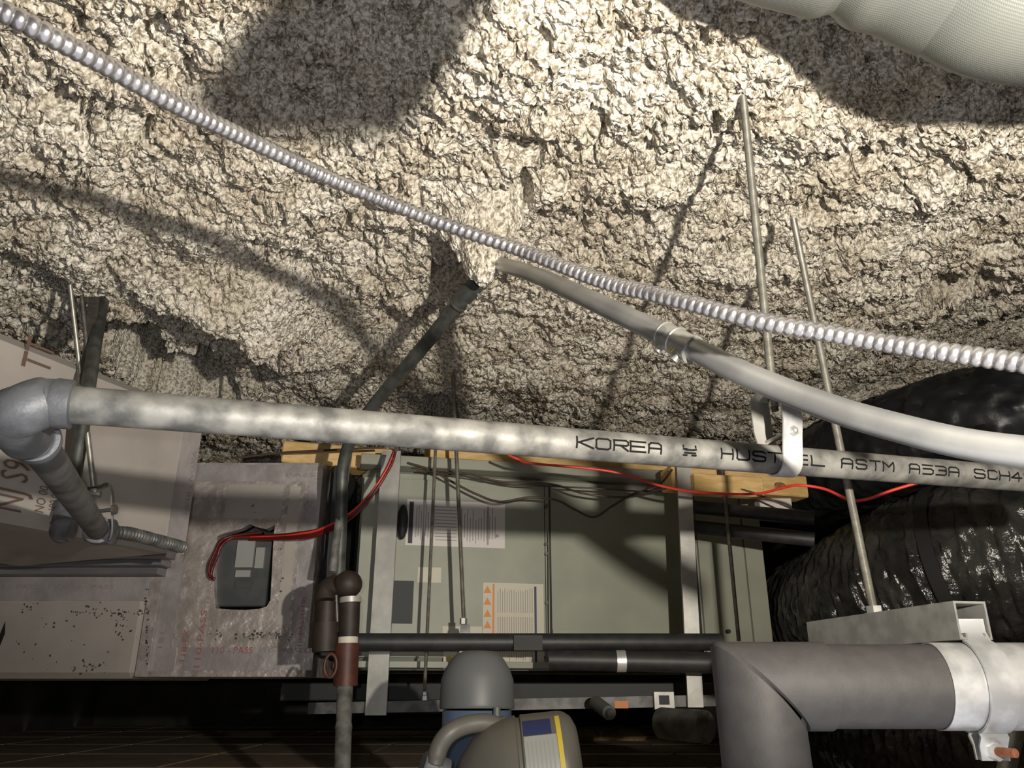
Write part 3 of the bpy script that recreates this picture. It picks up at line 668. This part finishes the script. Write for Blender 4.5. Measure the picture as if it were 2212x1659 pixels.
def txt(parent, s, origin, X, Y, h, m, name='printed_text', wd=None, off=.0006):
    cu = bpy.data.curves.new('t', 'FONT'); cu.body = s; cu.size = 1.0; cu.resolution_u = 2
    ob = bpy.data.objects.new('t', cu); COL.objects.link(ob); dg = bpy.context.evaluated_depsgraph_get(); dg.update()
    me_ = bpy.data.meshes.new_from_object(ob.evaluated_get(dg)); bpy.data.objects.remove(ob); bpy.data.curves.remove(cu)
    vs = np.array([v.co[:] for v in me_.vertices]); fs = [tuple(p.vertices) for p in me_.polygons]
    if len(vs) == 0: return None
    mn, mx = vs.min(0), vs.max(0); X = Vector(X).normalized(); Y = Vector(Y).normalized(); Nn = X.cross(Y)
    sy = h/(mx[1]-mn[1]); sxx = sy if wd is None else wd/(mx[0]-mn[0]); o0 = Vector(origin)
    pv = [o0 + X*((v[0]-mn[0])*sxx) + Y*((v[1]-mn[1])*sy) + Nn*off for v in vs]
    mb = MB(); mb.add(pv, fs); return mb.build(name, M[m], parent, smooth=False)
FY = AY+.008 - .0005     # front face of the panels
def rect(mb, px0, py0, px1, py1, y, th=.0006):
    a_ = P(px0, py0, y); b_ = P(px1, py1, y); pm = (py0+py1)/2; a_.x = P(px0, pm, y).x; b_.x = P(px1, pm, y).x
    return mb.box(((a_.x+b_.x)/2, y, (a_.z+b_.z)/2), (abs(b_.x-a_.x), th, abs(b_.z-a_.z)))
# big data label
lab = rect(MB(), 880, 1092, 1090, 1188, FY).build('data_label', M['paper'], ahu, smooth=False)
b = MB(); rect(b, 885, 1097, 894, 1184, FY-.0006); b.build('black_bar', M['ink'], lab, smooth=False)
b = MB()
for x in list(range(900, 932, 5)) + list(range(996, 1072, 6)): 
    n0 = random.randint(1100, 1130); rect(b, x, n0, x+1.6, 1180-random.randint(0, 18), FY-.0006)
for y in range(1104, 1180, 7): rect(b, 940, y, 986, y+1.6, FY-.0006)
rect(b, 1051, 1100, 1055, 1182, FY-.0006)
b.build('fine_print', M['greyink'], lab, smooth=False)
c = P(1073,1162,FY); MB().cyl(c, c-V(0,.0008,0), .0045, 16).build('seal_mark', M['greyink'], lab)
# warning label
lab = rect(MB(), 1042, 1262, 1176, 1442, FY).build('warning_label', M['paperwarm'], ahu, smooth=False)
b = MB(); rect(b, 1063, 1264, 1067, 1372, FY-.0006); b.build('orange_rule', M['orange'], lab, smooth=False)
b = MB()
for y in (1277, 1302, 1328, 1352):
    cc = P(1052, y, FY-.0006); sz = .011; b.add([cc+V(-sz,0,-sz*.8), cc+V(sz,0,-sz*.8), cc+V(0,0,sz)], [(0,1,2)])
b.build('warning_triangles', M['orange'], lab, smooth=False)
b = MB(); rect(b, 1155, 1268, 1160, 1438, FY-.0006); b.build('blue_rule', M['blueink'], lab, smooth=False)
b = MB()
for x in range(1074, 1150, 5): rect(b, x, 1272+random.randint(0,8), x+1.5, 1325, FY-.0006); rect(b, x, 1334, x+1.5, 1430-random.randint(0,14), FY-.0006)
b.build('fine_print', M['greyink'], lab, smooth=False)
rect(MB(), 904, 1233, 953, 1265, FY).build('plain_label', M['paperwarm'], ahu, smooth=False)
rect(MB(), 850, 1263, 894, 1352, FY, .006).build('knockout_cover', M['ahu_dark'], ahu, smooth=False)
rect(MB(), 956, 1356, 1040, 1375, FY).build('plain_label', M['paperwarm'], ahu, smooth=False)
lb = rect(MB(), 958, 1405, 986, 1446, FY).build('plain_label', M['paperwarm'], ahu, smooth=False)
c = P(970,1425,FY-.0004); MB().cyl(c, c-V(0,.0006,0), .007, 16).build('round_mark', M['yellow'], lb)
c = P(868,1140,AY-.02); MB().ball(c, .03, (.5,.7,1.6)).build('grommet', M['ahu_dark'], ahu)
# dark box painted in for the shaded gap left of the cabinet
tag(MB().box((-.478, 2.24, .33), (.03, .2, .50)).build('gap_filler', M['ahu_dark'], smooth=False), 'dark box standing in for the shaded gap between the foil plenum and the air handler', 'gap filler')
# ---------------------------------------------------------------- timbers on top
def timber(px0, px1, py0, py1, D, dep, label, slope=0):
    a_ = P(px0, py1, D); c_ = P(px0, py0, D); b_ = Z(px1, py1+slope, a_.z)
    mid = (a_+b_)/2; h = c_.z-a_.z
    o = MB().box((mid.x, mid.y+dep/2, mid.z+h/2), ((b_-a_).length, dep, h), X=(b_-a_), Y=V(0,0,1).cross(b_-a_), Zd=V(0,0,1)).build('timber', M['wood'], smooth=False)
    return tag(o, label, 'timber', 'pine timbers on top of the equipment')
timber(596, 836, 950, 997, 2.12, .09, 'yellow pine timber on the foil plenum, left one', 18)
timber(918, 1436, 950, 990, 2.16, .09, 'long yellow pine timber on the air handler between the straps', 40)
tb = timber(1446, 1742, 1004, 1052, 2.12, .07, 'knotty pine block right of the right strap', 22)
timber(1500, 1650, 1022, 1066, 2.07, .03, 'short pine offcut lying in front of the knotty block', 8)
c = P(1682,1050,2.215); b = MB(); b.ball(c, .014, (1.5,.3,.8)); b.build('knot', M['knot'], tb)
b = rect(MB(), 1636, 1080, 1705, 1108, 2.24, .05).build('metal_block', M['paper'], smooth=False)
tag(b, 'pale grey block under the knotty timber beside the black pipe', 'block')
# beam-like fluffy lump at left under ceiling
# ---------------------------------------------------------------- galvanised straps, lower rail
def strapbar(pa, pb, D, wpx, label):
    a_ = P(*pa, D); b_ = P(*pb, D); wd = wpx*D/FPX
    o = MB().prism([(-wd/2,-.006),(wd/2,-.006),(wd/2,.006),(wd/2-.003,.006),(wd/2-.003,-.003),(-wd/2+.003,-.003),(-wd/2+.003,.006),(-wd/2,.006)], a_, b_, V(1,0,0), V(0,1,0)).build('hanger_strap', M['strap'], smooth=False)
    return tag(o, label, 'strap', 'wide galvanised straps in front of the air handler')
strapbar((846,975), (812,1545), 2.10, 42, 'wide galvanised strap in front of the left end of the air handler')
strapbar((1476,1004), (1502,1528), 2.10, 31, 'wide galvanised strap at the right, behind the foam elbow')
a_, b_ = P(668,1530,2.13), P(1590,1512,2.13)
rl = MB().prism([(-.014,-.013),(.014,-.013),(.014,.013),(-.014,.013)], a_, b_, V(0,1,0), V(0,0,1)).build('support_rail', M['galv_dark'], smooth=False)
tag(rl, 'long horizontal steel rail low under the air handler', 'rail')
st = rect(MB(), 1328, 1514, 1357, 1530, 2.115, .0006).build('orange_sticker', M['orange'], rl, smooth=False)
b = rect(MB(), 1412, 1494, 1456, 1534, 2.105, .015).build('metal_box', M['strap'], smooth=False)
tag(b, 'small grey box plate fixed on the support rail', 'box')
rect(MB(), 1424, 1502, 1446, 1522, 2.095, .002).build('opening', M['ahu_dark'], b, smooth=False)
c = P(1316,1540,1.95); b = MB(); b.cyl(c+V(-.02,.10,.02), c, .016, 18); b.cyl(c, c+V(.004,-.012,-.003), .010, 18)
tag(b.build('pipe_stub', M['cap']), 'short pale plastic pipe end under the orange sticker', 'pipe')
b = MB(); b.cyl(P(1525,1570,1.95), P(1430,1562,2.05), .035, 24)
tag(b.build('grey_canister', M['galv_dark']), 'dim grey canister on the tiles behind the foam elbow', 'canister')
# equipment base and dark beams below
b = MB(); b.box((.05, 2.45, -.005), (1.35, .30, .045)); tag(b.build('support_beam', M['ahu_dark'], smooth=False), 'dark beam right under the air handler', 'beam')
# thin rods in front of the air handler
def thin(pa, pb, D, r, label, m='rod_dark'): return rod(P(*pa, D), P(*pb, D), r, label, 'thin rods in front of the air handler', m)
thin((978,800), (1002,1345), 2.04, .0055, 'thin rod carrying the black pipe, rising past the data label to the ceiling', 'rod')
thin((941,965), (916,1515), 2.06, .0045, 'thin rod just right of the left galvanised strap', 'rod')
thin((1558,990), (1596,1385), 2.10, .0055, 'thin rod right of the right galvanised strap', 'rod')
o = MB().cyl(P(1000,1345,2.04), P(1000,1352,2.04), .007, 6)
hgr = thing('ring_hanger', 'bright ring hanger on the black pipe', 'pipe hanger', P(1003,1380,2.03))
rc = P(1004,1392,2.04); MB().ribbon([rc + V(0, .029*math.cos(a), .029*math.sin(a)*1.6) for a in [2*math.pi*k/24 for k in range(25)]], V(1,0,0), .022, .002).build('ring', M['saddle'], hgr)
b = MB(); hexnut(b, P(1001,1342,2.04), V(0,0,1), .009, .014); b.build('nut', M['steel'], hgr)
for px, py, lb in ((918,1508,'small nut pair at the foot of the thin rod on the rail'),):
    b = MB(); hexnut(b, P(px,py,2.06), V(0,0,1), .010, .010); hexnut(b, P(px,py-10,2.06), V(0,0,1), .008, .008); tag(b.build('hex_nut', M['steel']), lb, 'nut')
# black pipes
bp2 = MB().cyl(P(770,1387,1.98), P(1560,1387,2.06), .0205, 28).build('black_pipe', M['black'])
tag(bp2, 'black insulated pipe held by the ring hanger', 'pipe')
rect(MB(), 1110, 1372, 1172, 1405, 1.985, .0012).build('tape', M['band'], bp2, smooth=False)
bt = thing('black_pipe', 'thick black foam pipe low behind the foam elbow with silver tape', 'pipe', P(1350,1430,2.0))
MB().cyl(P(1186,1425,2.02), P(1560,1432,2.0), .024, 28).build('tube', M['black'], bt)
shell(MB(), P(1331,1428,2.012), P(1351,1428,2.012), .0242, .001, 28).build('silver_tape', M['saddle'], bt)
b = MB()
for k, (y0, y1) in enumerate(((1088,1112),(1130,1158))):
    o = MB().cyl(P(1497,y0+8,2.16), P(1760,y1+8,2.05), .0185, 24).build('black_pipe', M['black'])
    tag(o, ['upper black foam pipe entering behind the big flexible duct','lower black foam pipe entering behind the big flexible duct'][k], 'pipe')
# ---------------------------------------------------------------- foil plenum (left)
PD = 2.09
pl = thing('foil_plenum', 'foil-faced duct board plenum with a cut-out holding a dark control box', 'plenum', P(510,1445,PD))
xA, xB = P(335,1200,PD).x, P(682,1200,PD).x; z0, z1 = P(500,1462,PD).z, P(500,1000,PD).z
cx0, cx1 = P(466,1230,PD).x, P(590,1230,PD).x; cz0, cz1 = P(500,1314,PD).z, P(500,1150,PD).z
def slab(x0, x1, za, zb2, m='foil', name='face', y0=PD, th=.03, par=pl): return MB().box(((x0+x1)/2, y0+th/2, (za+zb2)/2), (x1-x0, th, zb2-za)).build(name, M[m], par, smooth=False)
# front face as a frame around the ragged cut-out
def ring_face():
    outer = [(xA,z0),(xB,z0),(xB,z1),(xA,z1)]; inner = []
    r = random.Random(5); rcn = .014
    pts = [(466,1314),(463,1280),(463,1240),(468,1200),(470,1158),(484,1152),(505,1147),(523,1141),(540,1132),(553,1138),(575,1143),(588,1137),(594,1133),(592,1150),(590,1180),(588,1220),(586,1260),(584,1296),(576,1310),(560,1315),(530,1318),(500,1317)]
    inner = [(P(x, y, PD).x, P(x, y, PD).z) for x, y in pts]
    from mathutils.geometry import tessellate_polygon
    allp = [V(x, PD, z) for x, z in outer] + [V(x, PD, z) for x, z in inner]
    tris = tessellate_polygon([[V(x, z, 0) for x, z in outer], [V(x, z, 0) for x, z in inner]])
    m = MB(); m.add(allp, [tuple(t_) for t_ in tris])
    n = len(inner); iv = [(x, PD, z) for x, z in inner] + [(x, PD+.03, z) for x, z in inner]
    m.add(iv, [(i, (i+1) % n, n+(i+1) % n, n+i) for i in range(n)])
    # box sides
    oy = PD+.45; ov = [(x, PD, z) for x, z in outer] + [(x, oy, z) for x, z in outer]
    m.add(ov, [(i, (i+1) % 4, 4+(i+1) % 4, 4+i) for i in range(4)] + [(4,5,6,7)])
    return m
ring_face().build('face', M['foil'], pl, smooth=False)
SK = [0]
def strip(px0, py0, px1, py1, name='foil_tape', m='foil_tape', par=pl, y=PD-.0008):
    SK[0] += 1; y -= .0002*SK[0]; return rect(MB(), px0, py0, px1, py1, y, .0012).build(name, M[m], par, smooth=False)
strip(334, 1216, 392, 1450); strip(612, 1050, 636, 1350, m='foil_smooth'); strip(396, 1004, 676, 1040); strip(640, 1042, 678, 1440); strip(398, 1400, 676, 1448); strip(396, 1042, 462, 1398, m='foil')
strip(488, 1046, 610, 1120, name='bare_patch', m='foil_smooth', y=PD-.0006)
def vtext(par, s, px, py0, py1, hpx, m, y=PD-.0034):   # text running upward between py1 (start) and py0
    a_ = P(px, py1, y); b_ = P(px, py0, y); return txt(par, s, a_, V(0,0,1), V(-1,0,0), hpx*y/FPX, m, wd=(b_.z-a_.z), off=.0)
def htext(par, s, px0, px1, py, hpx, m, y=PD-.0034):
    a_ = P(px0, py, y); b_ = P(px1, py, y); return txt(par, s, a_, V(1,0,0), V(0,0,1), hpx*y/FPX, m, wd=(b_.x-a_.x), off=.0)
vtext(pl, '110-PASS', 431, 1318, 1442, 12, 'redink'); vtext(pl, '118-FX', 400, 1360, 1428, 11, 'redink'); vtext(pl, '181', 351, 1366, 1400, 10, 'palered')
vtext(pl, '10-PASS(110)', 654, 1290, 1395, 11, 'redink'); vtext(pl, 'PASS', 662, 1048, 1122, 10, 'palered'); htext(pl, '110 - PASS', 458, 545, 1412, 13, 'redink')
htext(pl, '110-PASSED', 560, 672, 1410, 9, 'palered'); htext(pl, 'PASS', 618, 680, 1030, 9, 'palered'); vtext(pl, '118-PASS', 452, 1242, 1312, 10, 'palered')
# control box inside the cut-out
ct = thing('control_box', 'dark control box with grey covers recessed in the foil cut-out', 'control box', P(530,1310,PD+.02))
rect(MB(), 474, 1158, 586, 1312, PD+.045, .05).build('housing', M['ctrl'], ct, smooth=False)
rect(MB(), 511, 1168, 549, 1226, PD+.017, .008).build('cover', M['ctrl_light'], ct, smooth=False)
rect(MB(), 552, 1183, 571, 1228, PD+.017, .008).build('cover', M['ctrl_light'], ct, smooth=False)
rect(MB(), 509, 1232, 541, 1247, PD+.017, .008).build('cover', M['ctrl_light'], ct, smooth=False)
rect(MB(), 507, 1256, 545, 1270, PD+.018, .004).build('window', M['ctrl'], ct, smooth=False)
# lower left foil duct
lo = thing('foil_duct', 'low foil-faced duct with black mould specks at the left edge', 'duct', P(150,1465,PD))
xl0 = -1.75; MB().box(((xl0+xA)/2, PD+.27, (P(150,1466,PD).z+.262)/2), (xA-xl0, .56, .262-P(150,1466,PD).z)).build('board', M['foil_smooth'], lo, smooth=False)
rect(MB(), -60, 1246, 330, 1298, PD-.0108, .0012).build('foil_tape', M['foil_tape'], lo, smooth=False)
rect(MB(), 308, 1246, 334, 1462, PD-.0112, .0012).build('foil_tape', M['foil'], lo, smooth=False)
htext(lo, '118 - PASS - FX 110 - PASS', -20, 245, 1272, 8, 'palered', PD-.0122)
b = MB(); r = random.Random(9)
def specks(mb, cx, cy, sx_, sy_, n, y, smin=.0015, smax=.0045):
    for _ in range(n):
        c = P(cx+r.gauss(0, sx_), cy+r.gauss(0, sy_), y); k = r.randint(6, 9); rr = r.uniform(smin, smax); vs = [c]
        for j in range(k): a = 2*math.pi*j/k; q = rr*r.uniform(.4, 1.2); vs.append(c + V(q*math.cos(a), 0, q*math.sin(a)))
        mb.add(vs, [(0, 1+j, 1+(j+1) % k) for j in range(k)])
for args in ((60,1315,12,8,14),(175,1322,22,6,12),(205,1325,8,8,8),(262,1340,8,16,26),(240,1322,30,6,12),(110,1345,25,8,7),(185,1445,22,7,26),(300,1325,14,5,10),(280,1375,14,10,6),(40,1400,16,10,5),(120,1400,60,25,8),(317,1380,1.5,40,26)): specks(b, *args, PD-.0120, .0012, .0036)
mo = b.build('mould_specks', M['mold'], lo, smooth=False); mo['kind'] = 'stuff'
b = MB(); specks(b, 575, 1372, 34, 4, 46, PD-.0034, .0012, .0036); specks(b, 468, 1372, 8, 5, 8, PD-.0034, .0015, .003); specks(b, 606, 1240, 2, 30, 4, PD-.0034, .002, .0035); specks(b, 548, 1095, 2, 12, 3, PD-.0034, .0015, .003)
mo = b.build('mould_specks', M['mold'], pl, smooth=False); mo['kind'] = 'stuff'
c = P(4,1372,PD-.0122); MB().add([c+V(-.006,0,0), c+V(0,0,-.032), c+V(.007,0,.004), c+V(.001,0,.034)], [(0,1,2,3)]).build('tear', M['band'], lo, smooth=False)
# upper side duct (runs back towards the plenum)
ud = thing('foil_duct', 'big foil duct with stencilled brown figures behind the left elbow', 'duct', V(-.85,1.5,.27))
e0_, e1_ = V(-1.10,.86,0), V(-.715,1.73,0); zlo, zhi = .272, .60
fd = (e1_-e0_).normalized(); fn = V(-fd.y, fd.x, 0)      # fn points away from the viewer's side (left)
if fn.x > 0: fn = -fn
def pb(mb, a_, b_, za, zb2, th):
    m_ = (a_+b_)/2; return mb.box((m_.x+fn.x*th/2, m_.y+fn.y*th/2, (za+zb2)/2), ((b_-a_).length, th, zb2-za), X=fd, Y=fn, Zd=V(0,0,1))
pb(MB(), e0_, e1_, zlo, zhi, .50).build('board', M['foil_smooth'], ud, smooth=False)
def Dside(px, py):      # point where the pixel's ray meets the duct side
    r_ = ray(px, py); n_ = -fn; tt_ = (e0_.dot(n_))/(r_.dot(n_)); return r_*tt_
def sidetape(x0, x1, m, name='foil_tape'):
    a_ = Dside(x0, 1050); b_ = Dside(x1, 1050); a_ = V(a_.x,a_.y,0) - fn*.0012; b_ = V(b_.x,b_.y,0) - fn*.0012
    return pb(MB(), a_, b_, zlo+.001, zhi-.001, .0012).build(name, M[m], ud, smooth=False)
sidetape(376, 418, 'foil_tape')
def stext(s, px, py0, py1, hpx, m, bold=1):
    a_ = Dside(px, py1) - fn*.0026; b_ = Dside(px, py0) - fn*.0026; sc = a_.length/FPX
    return txt(ud, s, a_, V(0,0,1), -fd, hpx*sc*1.55, m, name='stencilled_text', wd=(b_.z-a_.z), off=0)
stext('NJ S91', 62, 985, 1112, 46, 'brownink'); stext('TT', 104, 742, 812, 36, 'brownink')
stext('100 000', 118, 1052, 1104, 10, 'brownink'); stext('NO 00', 92, 1050, 1108, 12, 'brownink')
stext('10/10 - NOXA', 404, 968, 1112, 7, 'palered')
# stacked ledges in a darker foil tone under the side duct
b = MB()
for k, (za, zb2, dd) in enumerate(((.262,.240,.030),(.236,.222,.018),(.218,.196,.034))):
    pass
ld = thing('duct_flange', 'dark layered duct flange between the two foil ducts at left', 'duct flange', P(150,1215,2.0))
for k, (py0, py1, D) in enumerate(((1186,1202,1.93),(1204,1220,1.985),(1222,1240,2.035))):
    a_ = P(-200, py0, D); b_ = P(357-k*9, py1, D); z_a, z_b = P(200,py0,D).z, P(200,py1,D).z
    MB().box(((a_.x+b_.x)/2, D+.03, (z_a+z_b)/2), (b_.x-a_.x, .06, abs(z_a-z_b))).build('layer', M['foil_dark'], ld, smooth=False)
# ---------------------------------------------------------------- valve stack and vertical pipes by the plenum
tag(MB().cyl(P(752,985,1.90), P(717,1236,1.84), .0095, 18).build('vertical_pipe', M['galv']), 'thin vertical pipe above the brown valve, left of the dark conduit drop', 'pipe')
vs_ = thing('valve_assembly', 'rust brown pipe valve assembly between the foil plenum and the strap', 'valve', P(748,1480,1.72))
Dv = 1.72
def vc(p0, p1, r, m, name, prof=None):
    a_ = P(*p0, Dv); b_ = P(*p1, Dv); return MB().cyl(a_, b_, r, 28).build(name, M[m], vs_)
b = MB(); c = P(752,1262,Dv); b.ball(c, .030, (1,1,.95), 24); b.tube(smooth_path([c+V(-.022,0,0), c+V(-.045,.006,-.012), P(704,1300,Dv)], 6), .022, 20); b.build('elbow', M['valve_dark'], vs_)
vc((757,1290), (757,1302), .0225, 'strap', 'collar'); vc((756,1300), (753,1376), .0215, 'valve_dark', 'nipple')
vc((752,1374), (751,1392), .0205, 'paperwarm', 'collar'); vc((750,1390), (746,1482), .0245, 'valve', 'body')
vc((706,1300), (704,1345), .0205, 'valve_dark', 'nipple'); vc((704,1345), (702,1408), .0265, 'valve_dark', 'body')
vc((724,1250), (730,1365), .004, 'rod_dark', 'bracket')
b = MB(); c = P(716,1438,Dv-.02); b.tube([c + V(.012*math.cos(a), -.01, .022*math.sin(a)) for a in [2*math.pi*k/24 for k in range(25)]], .0032, 8); b.cyl(c, c+V(.03,.02,0), .008, 14); b.build('handwheel', M['valve'], vs_)
MB().lathe(P(745,1480,Dv), P(738,1720,Dv-.15)-P(745,1480,Dv), [(0,.0165),(.03,.0155),(.09,.0150),(.10,.0165),(.106,.0155),(.24,.0140)], 28).build('lower_pipe', M['galv'], vs_)
# ---------------------------------------------------------------- wires
def wire(pts, r, m, label, group=None, name='wire'):
    return tag(MB().tube(smooth_path(pts, 8), r, 10).build(name, M[m]), label, 'wire', group)
wire([P(1098,983,1.9), P(1120,992,1.9), P(1150,1001,1.92), P(1290,1014,1.92), P(1360,1028,1.92), P(1410,1045,1.92), P(1480,1060,1.90), P(1570,1067,1.86), P(1640,1066,1.8), P(1690,1054,1.75), P(1725,1048,1.72), P(1780,1056,1.70), P(1825,1076,1.66), P(1850,1082,1.62), P(1885,1075,1.60), P(1925,1060,1.58), P(1975,1045,1.56), P(2030,1030,1.54)], .0032, 'red', 'bright red wire drooping below the stamped pipe across the right half')
for k in range(5):
    o = [(0,0),(4,5),(-3,8),(6,-3),(2,11)][k]
    wire([P(852+o[0]*.5,975,1.95), P(836+o[0],1012+o[1]*.4,1.95), P(800+o[0],1066+o[1]*.7,1.95), P(752+o[0],1112+o[1],1.96), P(690+o[0],1144+o[1],1.99), P(640,1154+o[1]*.8,2.02), P(592,1158+o[1]*.6,2.06), P(540,1160+o[1]*.5,2.09)], .0032, ['red','darkred','darkred','darkred','darkred'][k],
         'dark red wire in the bundle curving down into the foil cut-out' if k else 'brightest red wire in the bundle curving down into the foil cut-out', 'red wires of the bundle into the foil cut-out')
wire([P(540,1160,2.085), P(500,1163,2.08), P(478,1180,2.07), P(470,1200,2.07), P(460,1225,2.065), P(456,1245,2.065), P(465,1252,2.07)], .0040, 'darkred', 'dark red wire looping down the left side of the cut-out')
wire([P(566,1150,2.085), P(502,1158,2.08), P(476,1170,2.07), P(466,1190,2.065), P(453,1218,2.06), P(452,1240,2.06), P(459,1250,2.06)], .0035, 'darkred', 'outer dark red wire looping beside the left side of the cut-out')
wire([P(880,1000,2.12), P(930,1015,2.12), P(975,1040,2.12), P(1030,1068,2.12), P(1080,1084,2.12), P(1140,1075,2.12), P(1200,1080,2.12), P(1240,1100,2.12), P(1282,1117,2.12), P(1320,1095,2.12), P(1365,1068,2.12), P(1410,1055,2.12), P(1432,1040,2.10), P(1452,1014,2.08)], .0032, 'brownwire', 'lowest sagging brown wire across the air handler front', 'brown wires across the air handler')
wire([P(890,1010,2.13), P(1000,1022,2.14), P(1080,1040,2.14), P(1190,1046,2.14), P(1260,1066,2.14), P(1340,1074,2.14), P(1380,1066,2.13), P(1440,1055,2.10)], .0028, 'brownwire', 'upper brown wire running just below the top flange', 'brown wires across the air handler')
wire([P(900,1018,2.15), P(1010,1030,2.15), P(1100,1046,2.15), P(1180,1050,2.15), P(1300,1056,2.15), P(1385,1062,2.15)], .0022, 'brownwire', 'thinnest brown wire between the upper and the sagging one', 'brown wires across the air handler')
wire([P(500,990,2.05), P(610,978,2.05), P(720,972,2.05), P(830,966,2.05)], .0032, 'brownwire', 'dark wire lying in front of the left pine timber')
wire([P(1565,1052,2.1), P(1620,1062,2.1), P(1690,1090,2.08), P(1760,1122,2.06)], .0028, 'brownwire', 'brown wire slanting down from the knotty block')
wire([P(1187,1048,2.2), P(1188,1160,2.22), P(1189,1260,2.22), P(1190,1372,2.22)], .0022, 'ahu_dark', 'straight dark cord down the centre seam of the air handler')
# ---------------------------------------------------------------- plastic bottles
DJ = 1.42
bt = thing('plastic_bottle', 'blue bottle topped by a pale grey domed cap', 'bottle', P(1030,1600,DJ))
c = P(1030,1532,DJ); R0 = 75*DJ/FPX*1.0
prof = [(0,R0*.98),(.003,R0),(.006,R0*1.0),(.045,R0*.98),(.062,R0*.88),(.078,R0*.72),(.086,R0*.58),(.0905,R0*.40),(.092,.002)]
MB().lathe(c, V(0,0.04,1), prof, 48).build('domed_cap', M['cap'], bt)
MB().lathe(c - V(0,0,.001), V(0,0,-1), [(0,R0*.90),(.002,R0*.92),(.20,R0*.92)], 40).build('bottle_body', M['bluebottle'], bt)
MB().cyl(P(1073,1528,DJ-.055), P(1073,1640,DJ-.055), .006, 12).build('latch_strip', M['cap'], bt)
# tilted jug
jg = thing('plastic_jug', 'beige handled plastic jug lying tilted with blue and yellow label', 'jug', P(1100,1640,1.25))
DJ2 = 1.22
def jp(px, py, dd=0): return P(px, py, DJ2+dd)
jax = (jp(1215,1632) - jp(1000,1655)); L_ = jax.length; jax = jax.normalized()
jb = jp(985,1692)
MB().lathe(jb, jax, [(0,.018),(.010,.034),(.03,.058),(.055,.073),(.08,.0775),(.088,.0785),(.090,.0750),(.094,.0750),(.096,.0785),(.150,.0785),(.158,.076),(.166,.070),(.172,.058),(.174,.02)], 56).build('body', M['jug'], jg)
MB().tube(smooth_path([jp(940,1650,-.03), jp(950,1612,-.03), jp(972,1583,-.03), jp(1008,1566,-.02), jp(1052,1562,-.01), jp(1090,1575,0)], 8), [.011]*4+[.0125]*(33)+[.016]*4, 20).build('handle', M['jug'], jg)
b = MB(); b.lathe(jp(965,1668,-.01), (jp(915,1650,-.02)-jp(965,1668,-.01)), [(0,.017),(.016,.017),(.017,.018),(.033,.018),(.036,.016),(.0365,.002)], 32); b.build('cap', M['cap'], jg)
def band_on_jug(t0, t1, a0, a1, m, name, r=.0792):
    u0 = (-jb.lerp(jb, 0)).normalized(); u0 = (u0 - jax*u0.dot(jax)).normalized(); v0 = jax.cross(u0)
    if v0.z < 0: v0 = -v0
    vs = []; n = 16; 
    for tt_ in (t0, t1):
        for k in range(n+1):
            a = math.radians(a0 + (a1-a0)*k/n); vs.append(jb + jax*tt_ + (u0*math.cos(a)+v0*math.sin(a))*r)
    MB().add(vs, [(k, k+1, n+2+k, n+1+k) for k in range(n)]).build(name, M[m], jg)
band_on_jug(.098, .142, -60, 36, 'ctrl_light', 'label'); band_on_jug(.098, .136, 37, 58, 'blueink', 'label_header'); band_on_jug(.1425, .149, -60, 62, 'yellow', 'label_edge')
for k in range(7): 
    band_on_jug(.102+k*.0055, .1035+k*.0055, -50, 30, 'greyink', 'fine_print', .0795)
# ---------------------------------------------------------------- debris on the tiles
t_d = MB(); r = random.Random(3)
for (px, py, s) in ((1860,1591,.05),(1925,1590,.045),(1980,1605,.02),(1918,1632,.03),(1985,1640,.04),(2010,1642,.045),(2120,1618,.06),(2150,1590,.03),(2080,1650,.10),(1300,1652,.02)):
    c = Z(px, py, FLOOR+.002); k = 9; vs = [c+V(0,0,.004)]
    for j in range(k): a = 2*math.pi*j/k; q = s*r.uniform(.5, 1.2); vs.append(c + V(q*math.cos(a), q*math.sin(a)*1.3, 0))
    t_d.add(vs, [(0, 1+j, 1+(j+1) % k) for j in range(k)])
o = tag(t_d.build('debris_flakes', M['speck'], smooth=False), 'thin black flakes scattered on the tan tiles at lower right', 'debris', kind='stuff')
b = MB(); c = Z(1262,1598,FLOOR)
for k in range(9):
    q = V(r.uniform(-.10,.28), r.uniform(-.10,.1), 0)*1.0; b.ball(c+q+V(0,0,.02), r.uniform(.03,.07), (1.4,1,.55), 12)
tag(b.build('fibre_scrap', M['insul']), 'pale fibrous scrap lying on the tiles beside the jug', 'scrap')
for o in list(bpy.data.objects):
    if '_o' in o: del o['_o']
